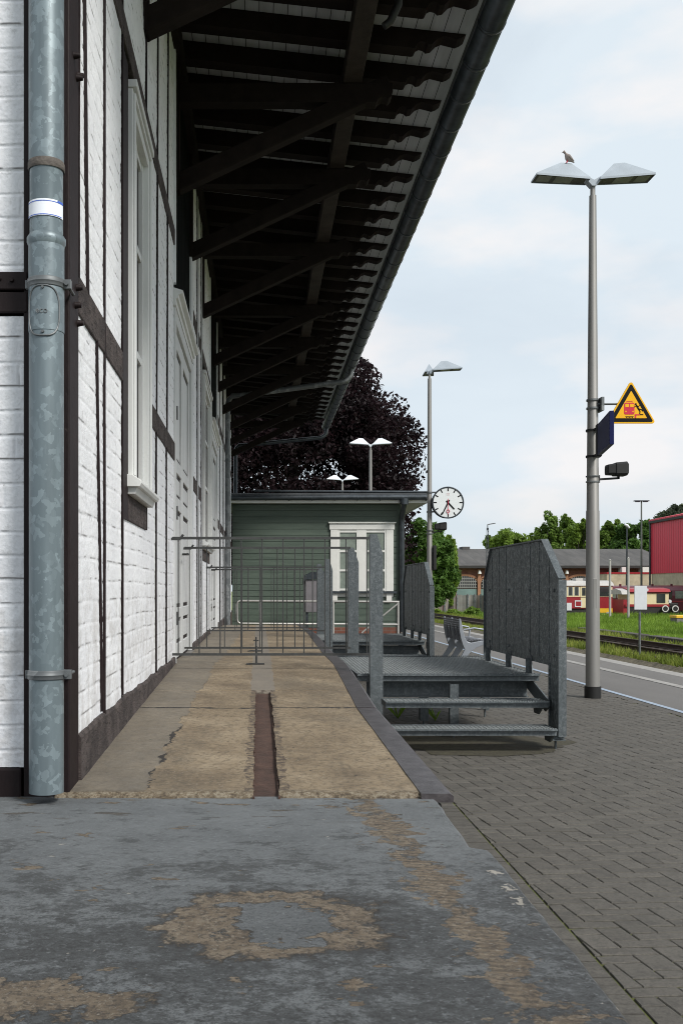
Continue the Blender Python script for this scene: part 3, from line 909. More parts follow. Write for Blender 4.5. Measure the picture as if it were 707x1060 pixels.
# thin open joint lines in the first bay (a post and a slanting brace, both painted over)
def gapline(pts, wd=.016):
    k = MB()
    P = []
    for (y0, z0), (y1, z1) in zip(pts, pts[1:]):
        for t in np.linspace(0, 1, 24): P.append((y0 + (y1 - y0) * t, z0 + (z1 - z0) * t))
    for (y0, z0), (y1, z1) in zip(P, P[1:]):
        if z1 == z0: continue
        wv = wd * (.45 + 1.1 * fbm(np.array([z0 * 6.]), np.array([y0]), 63)[0]); yo = (fbm(np.array([z0 * 3.]), np.array([y0 * 2]), 64)[0] - .47) * .02
        k.add([(WX - .03, y0 - wv / 2 + yo, z0), (WX + .0085, y0 - wv / 2 + yo, z0), (WX + .0085, y0 + wv / 2 + yo, z0), (WX - .03, y0 + wv / 2 + yo, z0),
               (WX - .03, y1 - wv / 2 + yo, z1), (WX + .0085, y1 - wv / 2 + yo, z1), (WX + .0085, y1 + wv / 2 + yo, z1), (WX - .03, y1 + wv / 2 + yo, z1)],
              [(0, 1, 5, 4), (1, 2, 6, 5), (2, 3, 7, 6), (0, 4, 7, 3)])
    k.build('wall_gap', DARK_WOOD, shed)
gapline([(7.26, .6), (7.26, MID0)], .012); gapline([(8.06, .6), (8.06, MID0)], .014); gapline([(7.30, MID1), (7.42, 6.0)], .016); gapline([(8.12, MID1), (8.24, 6.0)], .018)
gapline([(6.63, 1.6), (6.63, 6.0)], .02)
gapline([(4.83, .6), (4.83, 6.0)], .012)
gapline([(4.76, .62), (4.60, MID0)], .008)
gapline([(4.36, MID1), (4.26, 4.0), (4.25, 6.0)], .022)
gapline([(4.13, MID1), (4.16, 6.0)], .010)
# dark strip beside the first window
B((WX - .06, 5.485, .62), (WX + .004, 5.508, 6.05)).build('wall_post', DARK_WOOD, shed)
B((WX - .06, 5.51, 1.6), (WX + .004, 5.69, 4.2)).build('wall_post', DARK_WOOD, shed)
B((WX - .06, 5.51, 4.41), (WX + .004, 5.60, 6.05)).build('wall_post', WHITE_WOOD, shed)
side_brick(5.51, 5.60, .6, 1.6, 0)

def shed_window(y0, y1, zb, zt, dark_under=True):
    c = B((WX - .08, y0, zb), (WX - .05, y1, zt)).build('window', GLASS, shed)
    fr = MB()
    cw = .11
    fr.box((WX - .05, y0, zb), (WX + .03, y0 + cw, zt)); fr.box((WX - .05, y1 - cw, zb), (WX + .03, y1, zt))
    fr.box((WX - .05, y0 + cw, zt - cw), (WX + .03, y1 - cw, zt)); fr.box((WX - .05, y0 - .01, zt), (WX + .055, y1 + .01, zt + .045))
    fr.box((WX + .03, y0 + .02, zb), (WX + .045, y0 + .045, zt - .02)); fr.box((WX + .03, y1 - .045, zb), (WX + .045, y1 - .02, zt - .02))
    fr.box((WX + .03, y0 + .045, zt - .045), (WX + .045, y1 - .045, zt - .02))
    fr.build('casing', CASING, c, bevel=.004)
    s = MB(); ym = (y0 + y1) / 2
    for a in (y0 + cw, ym - .03, y1 - cw - .05): s.box((WX - .05, a, zb), (WX - .005, a + .055, zt - cw))
    for z in (zb, zb + (zt - zb) * .36, zb + (zt - zb) * .66, zt - cw - .05): s.box((WX - .05, y0 + cw + .055, z), (WX - .012, y1 - cw - .05, z + .045))
    s.build('sash', CASING, c)
    sl = MB(); sl.prism([(WX - .05, zb - .07), (WX + .075, zb - .07), (WX + .085, zb - .05), (WX + .085, zb - .035), (WX + .03, zb), (WX - .05, zb)], 'y', y0 - .05, y1 + .05)
    sl.prism([(WX - .05, zb - .11), (WX + .045, zb - .11), (WX + .06, zb - .07), (WX - .05, zb - .07)], 'y', y0 - .02, y1 + .02)
    sl.build('sill', CASING, c, bevel=.003)
    if dark_under:
        B((WX - .05, y0, zb - .26), (WX + .006, y1, zb - .11)).build('sill_rail', PLINTH, shed, bevel=.006)
shed_window(5.70, 6.62, 1.86, 4.08)
shed_window(13.2, 15.1, 1.86, 4.08)

def shed_door(y0, y1, ztop, zh):
    fz = zwalk((y0 + y1) / 2) + .02
    d = B((WX - .09, y0, fz), (WX - .05, y1, ztop)).build('door', DOOR_WHITE, shed)
    f = MB()
    f.box((WX - .05, y0, fz), (WX + .012, y0 + .12, ztop)); f.box((WX - .05, y1 - .12, fz), (WX + .012, y1, ztop)); f.box((WX - .05, y0 + .12, ztop - .12), (WX + .012, y1 - .12, ztop))
    f.build('frame', DOOR_WHITE, d, bevel=.004)
    ym = (y0 + y1) / 2
    for a, b in ((y0 + .125, ym - .006), (ym + .006, y1 - .125)):
        lf = MB()
        sw = .10
        zs = [fz + .03, fz + .20, fz + .28, fz + .62, fz + .70, fz + 1.55, fz + 1.63, fz + 1.86, fz + 1.94, ztop - .30, ztop - .13]
        lf.box((WX - .05, a, fz + .03), (WX - .012, a + sw, ztop - .125)); lf.box((WX - .05, b - sw, fz + .03), (WX - .012, b, ztop - .125))
        for z0, z1 in ((fz + .03, fz + .16), (fz + .40, fz + .50), (fz + 1.42, fz + 1.54), (fz + 1.76, fz + 1.88), (ztop - .27, ztop - .125)):
            lf.box((WX - .05, a + sw, z0), (WX - .014, b - sw, z1))
        lf.build('leaf', DOOR_WHITE, d, bevel=.006)
        pn = MB()
        for z0, z1 in ((fz + .16, fz + .40), (fz + .50, fz + 1.42), (fz + 1.54, fz + 1.76), (fz + 1.88, ztop - .27)):
            pn.box((WX - .05, a + sw + .03, z0 + .03), (WX - .028, b - sw - .03, z1 - .03))
        pn.build('panel', DOOR_WHITE, d, bevel=.012)
    hg = MB()
    for z in (fz + .35, fz + 1.3, fz + 2.2): hg.box((WX + .012, y0 + .10, z), (WX + .022, y0 + .135, z + .12))
    hg.build('hinge', GATE_STEEL, d)
    MB().tube([(WX - .01, ym - .06, fz + 1.02), (WX + .05, ym - .06, fz + 1.02), (WX + .05, ym - .17, fz + 1.02)], .011, 8).build('handle', GATE_STEEL, d)
    # moulded hood
    hd = MB()
    hd.prism([(WX - .05, zh - .12), (WX + .02, zh - .12), (WX + .02, zh - .07), (WX + .04, zh - .06), (WX + .045, zh - .035), (WX + .08, zh - .015), (WX + .085, zh + .005), (WX + .07, zh + .012), (WX - .05, zh + .05)], 'y', y0 - .06, y1 + .02)
    hd.build('door_hood', CASING, shed, bevel=.003)
    # dark boarded opening above
    sh = MB(); sh.box((WX - .07, y0 + .04, zh + .10), (WX - .02, y1 - .04, TOP))
    for yy in np.arange(y0 + .1, y1 - .1, .19): sh.box((WX - .02, yy, zh + .1), (WX - .012, yy + .17, TOP))
    sh.build('loft_shutter', SHUTTER_DARK, shed)
    for yy in (y0 - .0, y1 - .08): B((WX - .05, yy, zh + .10), (WX + .012, yy + .08, TOP)).build('wall_post', WHITE_WOOD, shed)
    B((WX - .10, y0, .2), (WX + .03, y1, fz - .004)).build('threshold', CONCRETE, shed)
shed_door(8.84, 11.06, 3.72, 3.84)
shed_door(15.3, 17.95, 3.72, 3.84)

# ---- eaves
def zroof(x): return EYE + 4.84 - .11 * (x - .86)           # underside of boards' rafters
YR0, YR1 = 3.2, 28.4
RH = .17
def rafter_profile():
    x1 = 1.825
    top = lambda x: zroof(x) + RH
    p = [(-1.2, zroof(-1.2)), (1.36, zroof(1.36))]
    # two scallops at the end
    z = zroof(1.36)
    p += [(1.38, z + .004), (1.40, z + .045), (1.43, z + .060), (1.47, z + .050), (1.49, z + .028), (1.53, z + .035), (1.58, z + .085), (1.63, z + .105), (1.70, z + .088), (1.75, z + .075), (1.79, z + .09), (x1, z + .115), (x1, top(x1)), (-1.2, top(-1.2))]
    return p
ry = 3.45; rp = rafter_profile()
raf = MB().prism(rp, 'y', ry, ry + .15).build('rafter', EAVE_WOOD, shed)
nr = int((YR1 - ry) / .592)
for i in range(1, nr + 1):
    c = raf.copy(); COL.objects.link(c); c.parent = shed; c.location = (0, i * .592, 0)
bd = MB()
bd.add([(-1.3, YR0, zroof(-1.3) + RH + .002), (1.86, YR0, zroof(1.86) + RH + .002), (1.86, YR1, zroof(1.86) + RH + .002), (-1.3, YR1, zroof(-1.3) + RH + .002)], [(0, 1, 2, 3)])
bd.add([(-1.3, YR0, zroof(-1.3) + RH + .025), (1.86, YR0, zroof(1.86) + RH + .025), (1.86, YR1, zroof(1.86) + RH + .025), (-1.3, YR1, zroof(-1.3) + RH + .025)], [(3, 2, 1, 0)])
bd.build('roof_boards', EAVE_BOARD, shed)
rc = MB()
rc.add([(1.95, YR0 - .05, zroof(1.95) + RH + .03), (1.95, YR1 + .05, zroof(1.95) + RH + .03), (-5, YR1 + .05, zroof(-5) + RH + .06), (-5, YR0 - .05, zroof(-5) + RH + .06), (-9.5, YR1 + .05, zroof(-1) + RH), (-9.5, YR0 - .05, zroof(-1) + RH)], [(0, 1, 2, 3), (3, 2, 4, 5)])
rc.add([(1.95, YR0 - .05, zroof(1.95) + RH + .07), (1.95, YR1 + .05, zroof(1.95) + RH + .07), (-5, YR1 + .05, zroof(-5) + RH + .10), (-5, YR0 - .05, zroof(-5) + RH + .10), (-9.5, YR1 + .05, zroof(-1) + RH + .04), (-9.5, YR0 - .05, zroof(-1) + RH + .04)], [(0, 1, 2, 3), (3, 2, 4, 5)])
rc.build('roof', ROOF_COVER, shed)
PZ = EYE + 4.66
B((.775, 3.3, PZ), (.945, 28.2, PZ + .17)).build('purlin', TIE_WOOD, shed, bevel=.008)
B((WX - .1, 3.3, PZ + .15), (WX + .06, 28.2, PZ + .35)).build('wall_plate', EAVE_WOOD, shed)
SY = [6.6, 9.2, 11.05, 13.4, 16.3, 18.4, 20.7, 23.0, 25.3, 27.4]
def tie(y):
    z = EYE + 4.48
    prof = [(WX - .05, z), (1.08, z), (1.10, z + .03), (1.13, z + .05), (1.17, z + .045), (1.19, z + .03), (1.22, z + .06), (1.23, z + .10), (1.23, z + .175), (WX - .05, z + .175)]
    return MB().prism(prof, 'y', y - .075, y + .075)
def strut(y):
    k = MB(); sgn = 1
    k.bar((WX - .02, y, EYE + 3.74), (1.20, y, EYE + 4.665), .14, .155)
    return k
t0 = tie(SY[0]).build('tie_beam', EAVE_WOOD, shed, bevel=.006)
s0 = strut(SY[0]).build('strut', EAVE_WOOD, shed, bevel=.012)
for y in SY[1:]:
    for o in (t0, s0):
        c = o.copy(); COL.objects.link(c); c.parent = shed; c.location = (0, y - SY[0], 0)
for y in SY:
    B((WX - .05, y - .08, EYE + 3.68), (WX + .02, y + .08, EYE + 4.9)).build('strut_post', EAVE_WOOD, shed)

# gutter: half round, dark zinc, with joint collars and brackets
GX, GZ, GR = 1.918, EYE + 4.70, .115
def gutter(y0, y1, r, nseg=10, lip=True):
    k = MB(); n = nseg
    prof = [(GX - r * math.cos(math.pi * i / n), GZ - r * math.sin(math.pi * i / n)) for i in range(n + 1)]
    inner = [(GX - (r - .006) * math.cos(math.pi * i / n), GZ - (r - .006) * math.sin(math.pi * i / n)) for i in range(n + 1)][::-1]
    poly = prof + inner
    vs = [(p[0], y0, p[1]) for p in poly] + [(p[0], y1, p[1]) for p in poly]; m_ = len(poly)
    fs = [(i, (i + 1) % m_, m_ + (i + 1) % m_, m_ + i) for i in range(m_)]
    fs += [(i, i + 1, m_ - 2 - i, m_ - 1 - i) for i in range(n)] + [(m_ + i, m_ + i + 1, 2 * m_ - 2 - i, 2 * m_ - 1 - i) for i in range(n)]
    k.add(vs, fs, True)
    return k
gt = gutter(3.2, 28.6, GR)
gt.tube([(GX + GR, 3.2, GZ + .008), (GX + GR, 28.6, GZ + .008)], .012, 8)
go = gt.build('gutter', ZINC_DARK, shed)
gb = gutter(3.5, 3.535, GR + .006).build('gutter_collar', ZINC_DARK, go)
for i in range(1, 43):
    c = gb.copy(); COL.objects.link(c); c.parent = go; c.location = (0, i * .585, 0)
# swan-neck downpipes from the gutter back to the wall
def neck(yg, yw, zw, name, m):
    pts = [(GX, yg, GZ - .08), (GX, yg, GZ - .22), (GX - .05, yg, GZ - .30), (GX - .16, yg, GZ - .36)]
    for t in np.linspace(.1, 1, 8): pts.append((GX - .16 + (WX + .16 - GX + .16) * t, yg + (yw - yg) * t, GZ - .36 - .28 * t))
    xw = WX + .10
    pts = pts[:-1] + [(xw + .10, yw, GZ - .62), (xw + .02, yw, GZ - .70), (xw, yw, GZ - .80), (xw, yw, GZ - 1.6), (xw, yw, zw)]
    return MB().tube(pts, .055, 12).build(name, m, shed)
dp = neck(20.7, 20.9, .40, 'downpipe', ZINC_GREY)
for z in (1.1, 2.4, 3.9):
    MB().tube([(WX + .10, 20.9, z), (WX + .10, 20.9, z + .03)], .064, 12).build('pipe_clip', ZINC_GREY, dp)
neck(28.3, 28.0, 3.6, 'downpipe', ZINC_DARK)
# little hanging cable under the eaves
tag(MB().tube([(1.07, 7.75, EYE + 4.86), (1.10, 7.75, EYE + 4.72), (1.09, 7.78, EYE + 4.58), (1.03, 7.80, EYE + 4.46), (.98, 7.8, EYE + 4.42)], [.02, .028, .03, .032, .03], 10).build('hanging_cable', BLACK), 'black curved cable end hanging under the eaves near the gutter', 'cable')

# near corner downpipe with clamps, sticker, inspection cover
PXc, PYc, PR = -.815, GY - .115, .066
def pz(y): return EYE + (611 - y) / 1030 * PYc
dn = MB()
dn.tube([(PXc, PYc, pz(820)), (PXc, PYc, pz(345))], PR, 40)
dn.tube([(PXc, PYc, pz(345)), (PXc, PYc, pz(252))], PR + .002, 40)
dn.tube([(PXc, PYc, pz(256)), (PXc, PYc, pz(252)), (PXc, PYc, pz(248)), (PXc, PYc, pz(244))], [PR + .002, PR + .008, PR + .008, PR - .002], 40)
dn.tube([(PXc, PYc, pz(246)), (PXc, PYc, pz(178)), (PXc, PYc, pz(175)), (PXc, PYc, pz(172))], [PR - .003, PR - .003, PR + .001, PR + .003], 40)
dn.tube([(PXc, PYc, pz(172)), (PXc, PYc, 6.0)], PR + .001, 40)
dpo = dn.build('downpipe', ZINC_PIPE, shed)
for zc in (295, 698):
    z = pz(zc)
    cl = MB()
    for dz in (-.016, -.006, .004, .014):
        pass
    cl.tube([(PXc, PYc, z - .018), (PXc, PYc, z - .016), (PXc, PYc, z - .005), (PXc, PYc, z), (PXc, PYc, z + .005), (PXc, PYc, z + .016), (PXc, PYc, z + .018)], [PR + .002, PR + .006, PR + .006, PR + .010, PR + .006, PR + .006, PR + .002], 40)
    cl.box((PXc + PR, PYc - .012, z - .018), (PXc + PR + .030, PYc + .012, z + .018))
    cl.tube([(PXc + PR + .014, PYc - .026, z), (PXc + PR + .014, PYc + .02, z)], .008, 8)
    cl.tube([(PXc + PR + .014, PYc + .01, z), (PXc + PR + .014, GY + .01, z)], .007, 8)
    cl.box((PXc - PR - .014, PYc - .010, z - .016), (PXc - PR, PYc + .012, z + .016))
    cl.build('clamp', ZINC_GREY, dpo, bevel=.002)
def arc_patch(zlo, zhi, r, a0, a1, n=16):
    k = MB(); vs = []; fs = []
    for i in range(n + 1):
        a = a0 + (a1 - a0) * i / n
        for z in (zlo, zhi): vs.append((PXc + r * math.sin(a), PYc - r * math.cos(a), z))
    for i in range(n): fs.append((2 * i, 2 * i + 2, 2 * i + 3, 2 * i + 1))
    return k.add(vs, fs, True)
MB().tube([(PXc, PYc, pz(178)), (PXc, PYc, pz(176)), (PXc, PYc, pz(171)), (PXc, PYc, pz(169))], [PR + .0015, PR + .0042, PR + .0042, PR + .0012], 40, False).build('joint_seal', M('grimy_solder', (.13, .115, .10), .8, .1, .5, 30, .5, 60, col2=(.06, .05, .045)), dpo)
st = arc_patch(pz(229), pz(212), PR + .0005, R(-82), R(80)).build('sticker', STICKER, dpo)
arc_patch(pz(228.4), pz(227.6), PR + .0012, R(-82), R(70)).build('sticker_line', STICKER_BLUE, st)
arc_patch(pz(214.6), pz(213.8), PR + .0012, R(-70), R(80)).build('sticker_line', STICKER_BLUE, st)
arc_patch(pz(214.6), pz(212.2), PR + .0014, R(50), R(79)).build('sticker_line', STICKER_BLUE, st)
# oval inspection cover wrapped on the pipe
cv = MB(); ring = []
zc = pz(326); hh, ha = .095, R(56)
for i in range(40):
    a = 2 * math.pi * i / 40
    cx_, sz_ = math.cos(a), math.sin(a)
    u = ha * math.copysign(abs(cx_) ** .7, cx_); v = hh * math.copysign(abs(sz_) ** .8, sz_)
    ring.append((PXc + (PR + .003) * math.sin(u), PYc - (PR + .003) * math.cos(u), zc + v))
cv.tube(ring + [ring[0]], .0035, 6, False)
for z in (pz(302.5), pz(347.5)):
    cv.tube([(PXc, PYc - PR + .002, z), (PXc, PYc - PR - .008, z)], [.007, .005], 10)
cvo = cv.build('inspection_cover', ZINC_GREY, dpo)
fc = bpy.data.curves.new('embossed_lettering', 'FONT'); fc.body = 'eco'; fc.size = .032; fc.extrude = .0012; fc.align_x = 'CENTER'; fc.align_y = 'CENTER'
fc.materials.append(ZINC_GREY)
fo_ = bpy.data.objects.new('embossed_lettering_curve', fc); me_ = bpy.data.meshes.new_from_object(fo_); bpy.data.objects.remove(fo_)
fo = bpy.data.objects.new('embossed_lettering', me_); COL.objects.link(fo); fo.parent = cvo
fo.location = Vector((PXc - .004, PYc - PR - .003, zc)) - off_of(shed); fo.rotation_euler = (R(90), 0, 0)

# =================================================================== GREEN BUILDING
GBY = 27.6
S = GBY / 1030
def gx(px): return (px - 268) * S
def gz(py): return EYE + (611 - py) * S
gbld = empty('green_kiosk_building', (gx(325), GBY, 0), 'low green clapboard building with a white window at the end of the walkway', 'building')
sid = MB(); zz = .18; x0, x1 = WX + .02, gx(414)
bh = (gz(522) - .18) / 20
for i in range(20):
    z0 = .18 + i * bh; z1 = z0 + bh
    sid.prism([(GBY + .06, z0), (GBY - .018, z0), (GBY - .018, z0 + bh * .90), (GBY - .002, z0 + bh * .92), (GBY - .002, z1), (GBY + .06, z1)], 'x', x0, x1)
sid.box((x0, GBY + .06, .18), (x1, GBY + 9, gz(522)))
sid.build('siding', GREEN_SIDING, gbld)
B((x0, GBY - .03, 0), (x1 + .02, GBY + 9, .18)).build('brick_plinth', BRICK_RED, gbld)
B((x1 - .09, GBY - .028, .18), (x1 + .01, GBY + .1, gz(522))).build('corner_board', GREEN_SIDING, gbld)
rx1 = gx(440)
MB().box((x0 - .1, GBY - .45, gz(522)), (rx1, GBY - .40, gz(517.0))).build('fascia', WHITE_TRIM, gbld)
MB().box((rx1 - .04, GBY - .40, gz(522)), (rx1, GBY + 9, gz(516))).build('fascia', WHITE_TRIM, gbld)
MB().box((x0 - .1, GBY - .40, gz(521.5)), (rx1 - .04, GBY + 9, gz(520))).build('soffit', SOFFIT, gbld)
rf = MB(); rf.prism([(GBY - .50, gz(515)), (GBY - .50, gz(512.5)), (GBY - .3, gz(511.5)), (GBY + 4, gz(507)), (GBY + 9.2, gz(512)), (GBY + 9.2, gz(516))], 'x', x0 - .12, rx1 + .03)
rfo = rf.build('roof', BITUMEN, gbld)
MB().tube([(x0 + .6, GBY - .30, gz(509.5)), (rx1 + .02, GBY - .30, gz(510.5))], .035, 8).build('roof_edge_tube', ZINC_DARK, rfo)
gg = MB().tube([(x0 - .1, GBY - .52, gz(517.0)), (rx1 + .05, GBY - .52, gz(516.5))], .075, 12).build('gutter', ZINC_DARK, gbld)
for xx in np.arange(x0 + .3, rx1, .62):
    MB().tube([(xx, GBY - .52, gz(517.2)), (xx + .02, GBY - .52, gz(517.2))], .084, 12).build('gutter_collar', ZINC_DARK, gg)
xd = gx(415.5)
MB().tube([(xd, GBY - .52, gz(519)), (xd, GBY - .5, gz(524)), (xd, GBY - .30, gz(530)), (xd, GBY - .12, gz(536)), (xd, GBY - .1, gz(541)), (xd, GBY - .1, .05)], .075, 12).build('downpipe', ZINC_DARK, gbld)
MB().tube([(xd, GBY - .52, gz(518)), (xd, GBY - .52, gz(524))], .12, 12).build('rain_head', ZINC_DARK, gbld)
# window
wx0, wx1, wz0, wz1 = gx(342), gx(407), gz(612), gz(542)
wn = B((wx0 + .1, GBY - .03, wz0), (wx1 - .1, GBY - .02, wz1 - .1)).build('window', GLASS_PALE, gbld)
f = MB(); cw = .20
f.box((wx0, GBY - .07, wz0), (wx0 + cw, GBY - .018, wz1 - .17)); f.box((wx1 - cw, GBY - .07, wz0), (wx1, GBY - .018, wz1 - .17))
f.box((wx0 - .03, GBY - .08, wz1 - .17), (wx1 + .03, GBY - .018, wz1)); f.box((wx0 - .06, GBY - .12, wz1), (wx1 + .06, GBY - .018, wz1 + .04))
f.build('casing', WHITE_TRIM, wn, bevel=.006)
s_ = MB(); xm = (wx0 + wx1) / 2
s_.box((xm - .10, GBY - .062, wz0), (xm + .06, GBY - .03, wz1 - .17))
for (a, b) in ((wx0 + cw, xm - .10), (xm + .06, wx1 - cw)):
    s_.box((a, GBY - .06, wz0 + .0), (a + .06, GBY - .03, wz1 - .17)); s_.box((b - .05, GBY - .06, wz0), (b, GBY - .03, wz1 - .17))
    for z in (wz0 + .02, wz0 + .55, wz0 + 1.08, wz1 - .25): s_.box((a + .06, GBY - .058, z), (b - .05, GBY - .03, z + .055))
s_.build('sash', WHITE_TRIM, wn)
sl_ = MB(); sl_.box((wx0 - .08, GBY - .14, wz0 - .06), (wx1 + .08, GBY - .018, wz0))
sl_.build('sill', ZINC_DARK, wn)
sk = MB()
for xx in (wx0 + .04, wx1 - .20): sk.box((xx, GBY - .09, wz0 - .28), (xx + .15, GBY - .018, wz0 - .06))
sk.box((wx0, GBY - .05, wz0 - .15), (wx1, GBY - .018, wz0 - .06))
sk.build('sill_bracket', WHITE_TRIM, wn)

# handrail in front of the green wall
hr = empty('handrail', (gx(330) * .92, 25.3, 0), 'pale tubular handrail with two rails in front of the green wall', 'handrail')
HY = 25.3; hs = HY / 1030
def hx(px): return (px - 268) * hs
def hzz(py): return EYE + (611 - py) * hs
MB().tube([(hx(413), HY, hzz(623)), (hx(249), HY, hzz(622)), (hx(246.5), HY, hzz(623)), (hx(245.5), HY, hzz(626)), (hx(245.5), HY, hzz(641)), (hx(246.5), HY, hzz(644)), (hx(249), HY, hzz(645.5)), (hx(413), HY, hzz(646.5))], .028, 8).build('rail', RAIL_TUBE, hr)
for px in (269.5, 345, 412): MB().tube([(hx(px), HY + .0, hzz(623)), (hx(px), HY, 0)], .03, 8).build('post', RAIL_TUBE, hr)
MB().tube([(hx(374), HY - .1, hzz(655)), (hx(411), HY - .1, hzz(625))], .022, 8).build('brace', RAIL_TUBE, hr)
# grey cabinet
cab = empty('meter_cabinet', (hx(323), HY + .7, 0), 'grey metal cabinet with a rounded dark lid before the green wall', 'cabinet')
CY = HY + .6; cs = CY / 1030
def cx_(px): return (px - 268) * cs
def cz_(py): return EYE + (611 - py) * cs
B((cx_(316), CY, cz_(634)), (cx_(335), CY + .5, cz_(600))).build('body', M('cabinet_grey', (.16, .15, .16), .6, .2, .15, 4), cab, bevel=.02)
lidp = [(cx_(314), cz_(605)), (cx_(314.5), cz_(599)), (cx_(317), cz_(594.5)), (cx_(322), cz_(592.3)), (cx_(336), cz_(591.5)), (cx_(336), cz_(599)), (cx_(316), cz_(600))]
MB().prism(lidp, 'y', CY - .04, CY + .54).build('lid', ZINC_DARK, cab)
for px in (318, 333): MB().box((cx_(px) - .03, CY + .05, 0), (cx_(px) + .03, CY + .11, cz_(634))).build('leg', ZINC_DARK, cab)
MB().tube([(cx_(333), CY - .005, cz_(616)), (cx_(333), CY - .03, cz_(616))], .02, 8).build('handle', ZINC_DARK, cab)

# =================================================================== STEEL STAIRS
def stairs():
    r = empty('steel_stairs', (0, 0, 0), 'galvanised steel stair platform with two treads, nearer to the camera', 'stairs', 'steel stair platforms beside the walkway')
    # left posts: flat plates with a slanted top
    def lpost(x, y, zt, wdt):
        k = MB()
        k.prism([(x, -.0), (x + wdt, 0), (x + wdt, zt - .16), (x + wdt * .55, zt), (x, zt)], 'y', y, y + .012)
        k.prism([(x, 0), (x + .012, 0), (x + .012, zt - .02), (x, zt)], 'y', y + .012, y + .085)
        return k.build('post', STEEL_GALV, r)
    lpost(.896, 8.02, 1.652, .104)
    lpost(.915, 10.26, 1.64, .115)
    # deck
    dz = .515; y0, y1 = 8.12, 10.28; xa, xb = .80, 2.285
    fr = MB()
    for (yy0, yy1) in ((y0, y0 + .012), (y1 - .012, y1)): fr.box((xa, yy0, dz - .055), (xb, yy1, dz))
    fr.box((xa, y0 + .012, dz - .055), (xa + .012, y1 - .012, dz)); fr.box((xb - .012, y0 + .012, dz - .055), (xb, y1 - .012, dz))
    fr.box((xa, y0 - .03, dz - .012), (xb, y0 - .001, dz + .004))
    d = fr.build('deck', STEEL_GALV, r)
    gr = MB()
    for x in np.arange(xa + .03, xb - .02, .033): gr.box((x - .0015, y0 + .012, dz - .03), (x + .0015, y1 - .012, dz - .002))
    for y in np.arange(y0 + .05, y1 - .02, .05): gr.box((xa + .012, y - .006, dz - .026), (xb - .012, y + .006, dz - .004))
    gr.build('grating', GRATE, d)
    tb = MB()
    for x in np.arange(xa, xb, .02): tb.box((x, y1 - .014, dz), (x + .010, y1 - .002, dz + .012)); tb.box((x, y0 - .03, dz + .004), (x + .010, y0 - .022, dz + .010))
    tb.build('nosing_teeth', STEEL_GALV, d)
    bm_ = MB()
    bm_.box((xa + .1, 8.32, .31), (2.24, 8.34, .442)); bm_.box((xa + .1, 8.27, .434), (2.24, 8.32, .442)); bm_.box((xa + .1, 8.27, .31), (2.24, 8.32, .318))
    bm_.build('cross_beam', STEEL_GALV, r)
    B((xa + .1, 10.1, .35), (1.9, 10.13, .45)).build('cross_beam', STEEL_GALV, r)
    for zt, ya, xr in ((.345, 7.62, 2.215), (.175, 7.32, 2.19)):
        k = MB()
        k.box((.97, ya, zt - .045), (xr, ya + .004, zt)); k.box((.97, ya + .28, zt - .045), (xr, ya + .284, zt))
        k.box((.97, ya + .004, zt - .045), (.976, ya + .28, zt)); k.box((xr - .006, ya + .004, zt - .045), (xr, ya + .28, zt))
        k.box((.97, ya - .025, zt - .008), (xr, ya - .0005, zt + .005))
        t_ = k.build('tread', STEEL_GALV, r)
        g_ = MB()
        for x in np.arange(1.0, xr - .01, .033): g_.box((x - .0015, ya + .004, zt - .03), (x + .0015, ya + .28, zt - .002))
        for y in np.arange(ya + .03, ya + .27, .035): g_.box((.976, y - .004, zt - .024), (xr - .006, y + .004, zt - .004))
        for x in np.arange(.97, xr - .012, .02): g_.box((x, ya - .025, zt + .005), (x + .010, ya - .017, zt + .011))
        g_.build('grating', GRATE, t_)
    # brackets carrying deck and treads at the right
    MB().prism([(7.70, .30), (7.80, .25), (8.40, .40), (8.50, .455), (8.14, .455), (7.70, .345)], 'x', 2.24, 2.252).build('stringer', STEEL_GALV, r)
    for zt, ya in ((.345, 7.62), (.175, 7.32)):
        MB().prism([(ya + .02, zt - .046), (ya + .27, zt - .046), (ya + .24, zt - .11), (ya + .12, zt - .11)], 'x', 2.17, 2.182).build('tread_bracket', STEEL_GALV, r)
    # right side panel with folded ribs, chamfered at both ends
    X = 2.262
    pts_top = [(7.46, 1.28), (7.92, 1.595), (9.68, 1.595), (9.94, 1.30)]
    def ztop(y):
        if y < 7.92: return 1.28 + (y - 7.46) / .46 * .315
        if y > 9.68: return 1.595 - (y - 9.68) / .26 * .295
        return 1.595
    zb = .615
    pn = MB()
    ys = [7.50]
    ribs = np.arange(7.50, 9.93, .27)
    for i, a in enumerate(ribs):
        b = min(a + .27, 9.93)
        pr = [(X, a), (X + .012, a), (X + .012, b - .012), (X - .005, b - .010), (X - .005, b - .002), (X, b - .002)]
        for (ya, yb, xo) in ((a, b - .012, 0), (b - .012, b, -.003)):
            vs = [(X + xo, ya, zb), (X + xo, yb, zb), (X + xo, yb, ztop(yb)), (X + xo, ya, ztop(ya)), (X + .014, ya, zb), (X + .014, yb, zb), (X + .014, yb, ztop(yb)), (X + .014, ya, ztop(ya))]
            pn.add(vs, [(0, 1, 2, 3), (4, 7, 6, 5), (0, 4, 5, 1), (3, 2, 6, 7), (0, 3, 7, 4), (1, 5, 6, 2)])
    pn.box((X + .0005, 7.47, .12), (X + .0135, 7.74, zb)); pn.box((X - .012, 7.735, .10), (X + .0, 7.747, zb + .02))
    p = pn.build('side_panel', STEEL_PANEL, r)
    cap = MB()
    for (a, za), (b, zb2) in zip(pts_top, pts_top[1:]):
        cap.bar((X + .008, a, za + .008), (X + .008, b, zb2 + .008), .056, .012, (1, 0, 0))
    cap.build('panel_cap', STEEL_GALV, p)
    ep = MB(); ep.box((X - .022, 7.448, .10), (X + .038, 7.462, 1.28)); ep.box((X + .026, 7.462, .10), (X + .038, 7.55, 1.28))
    ep.build('end_post', STEEL_GALV, p)
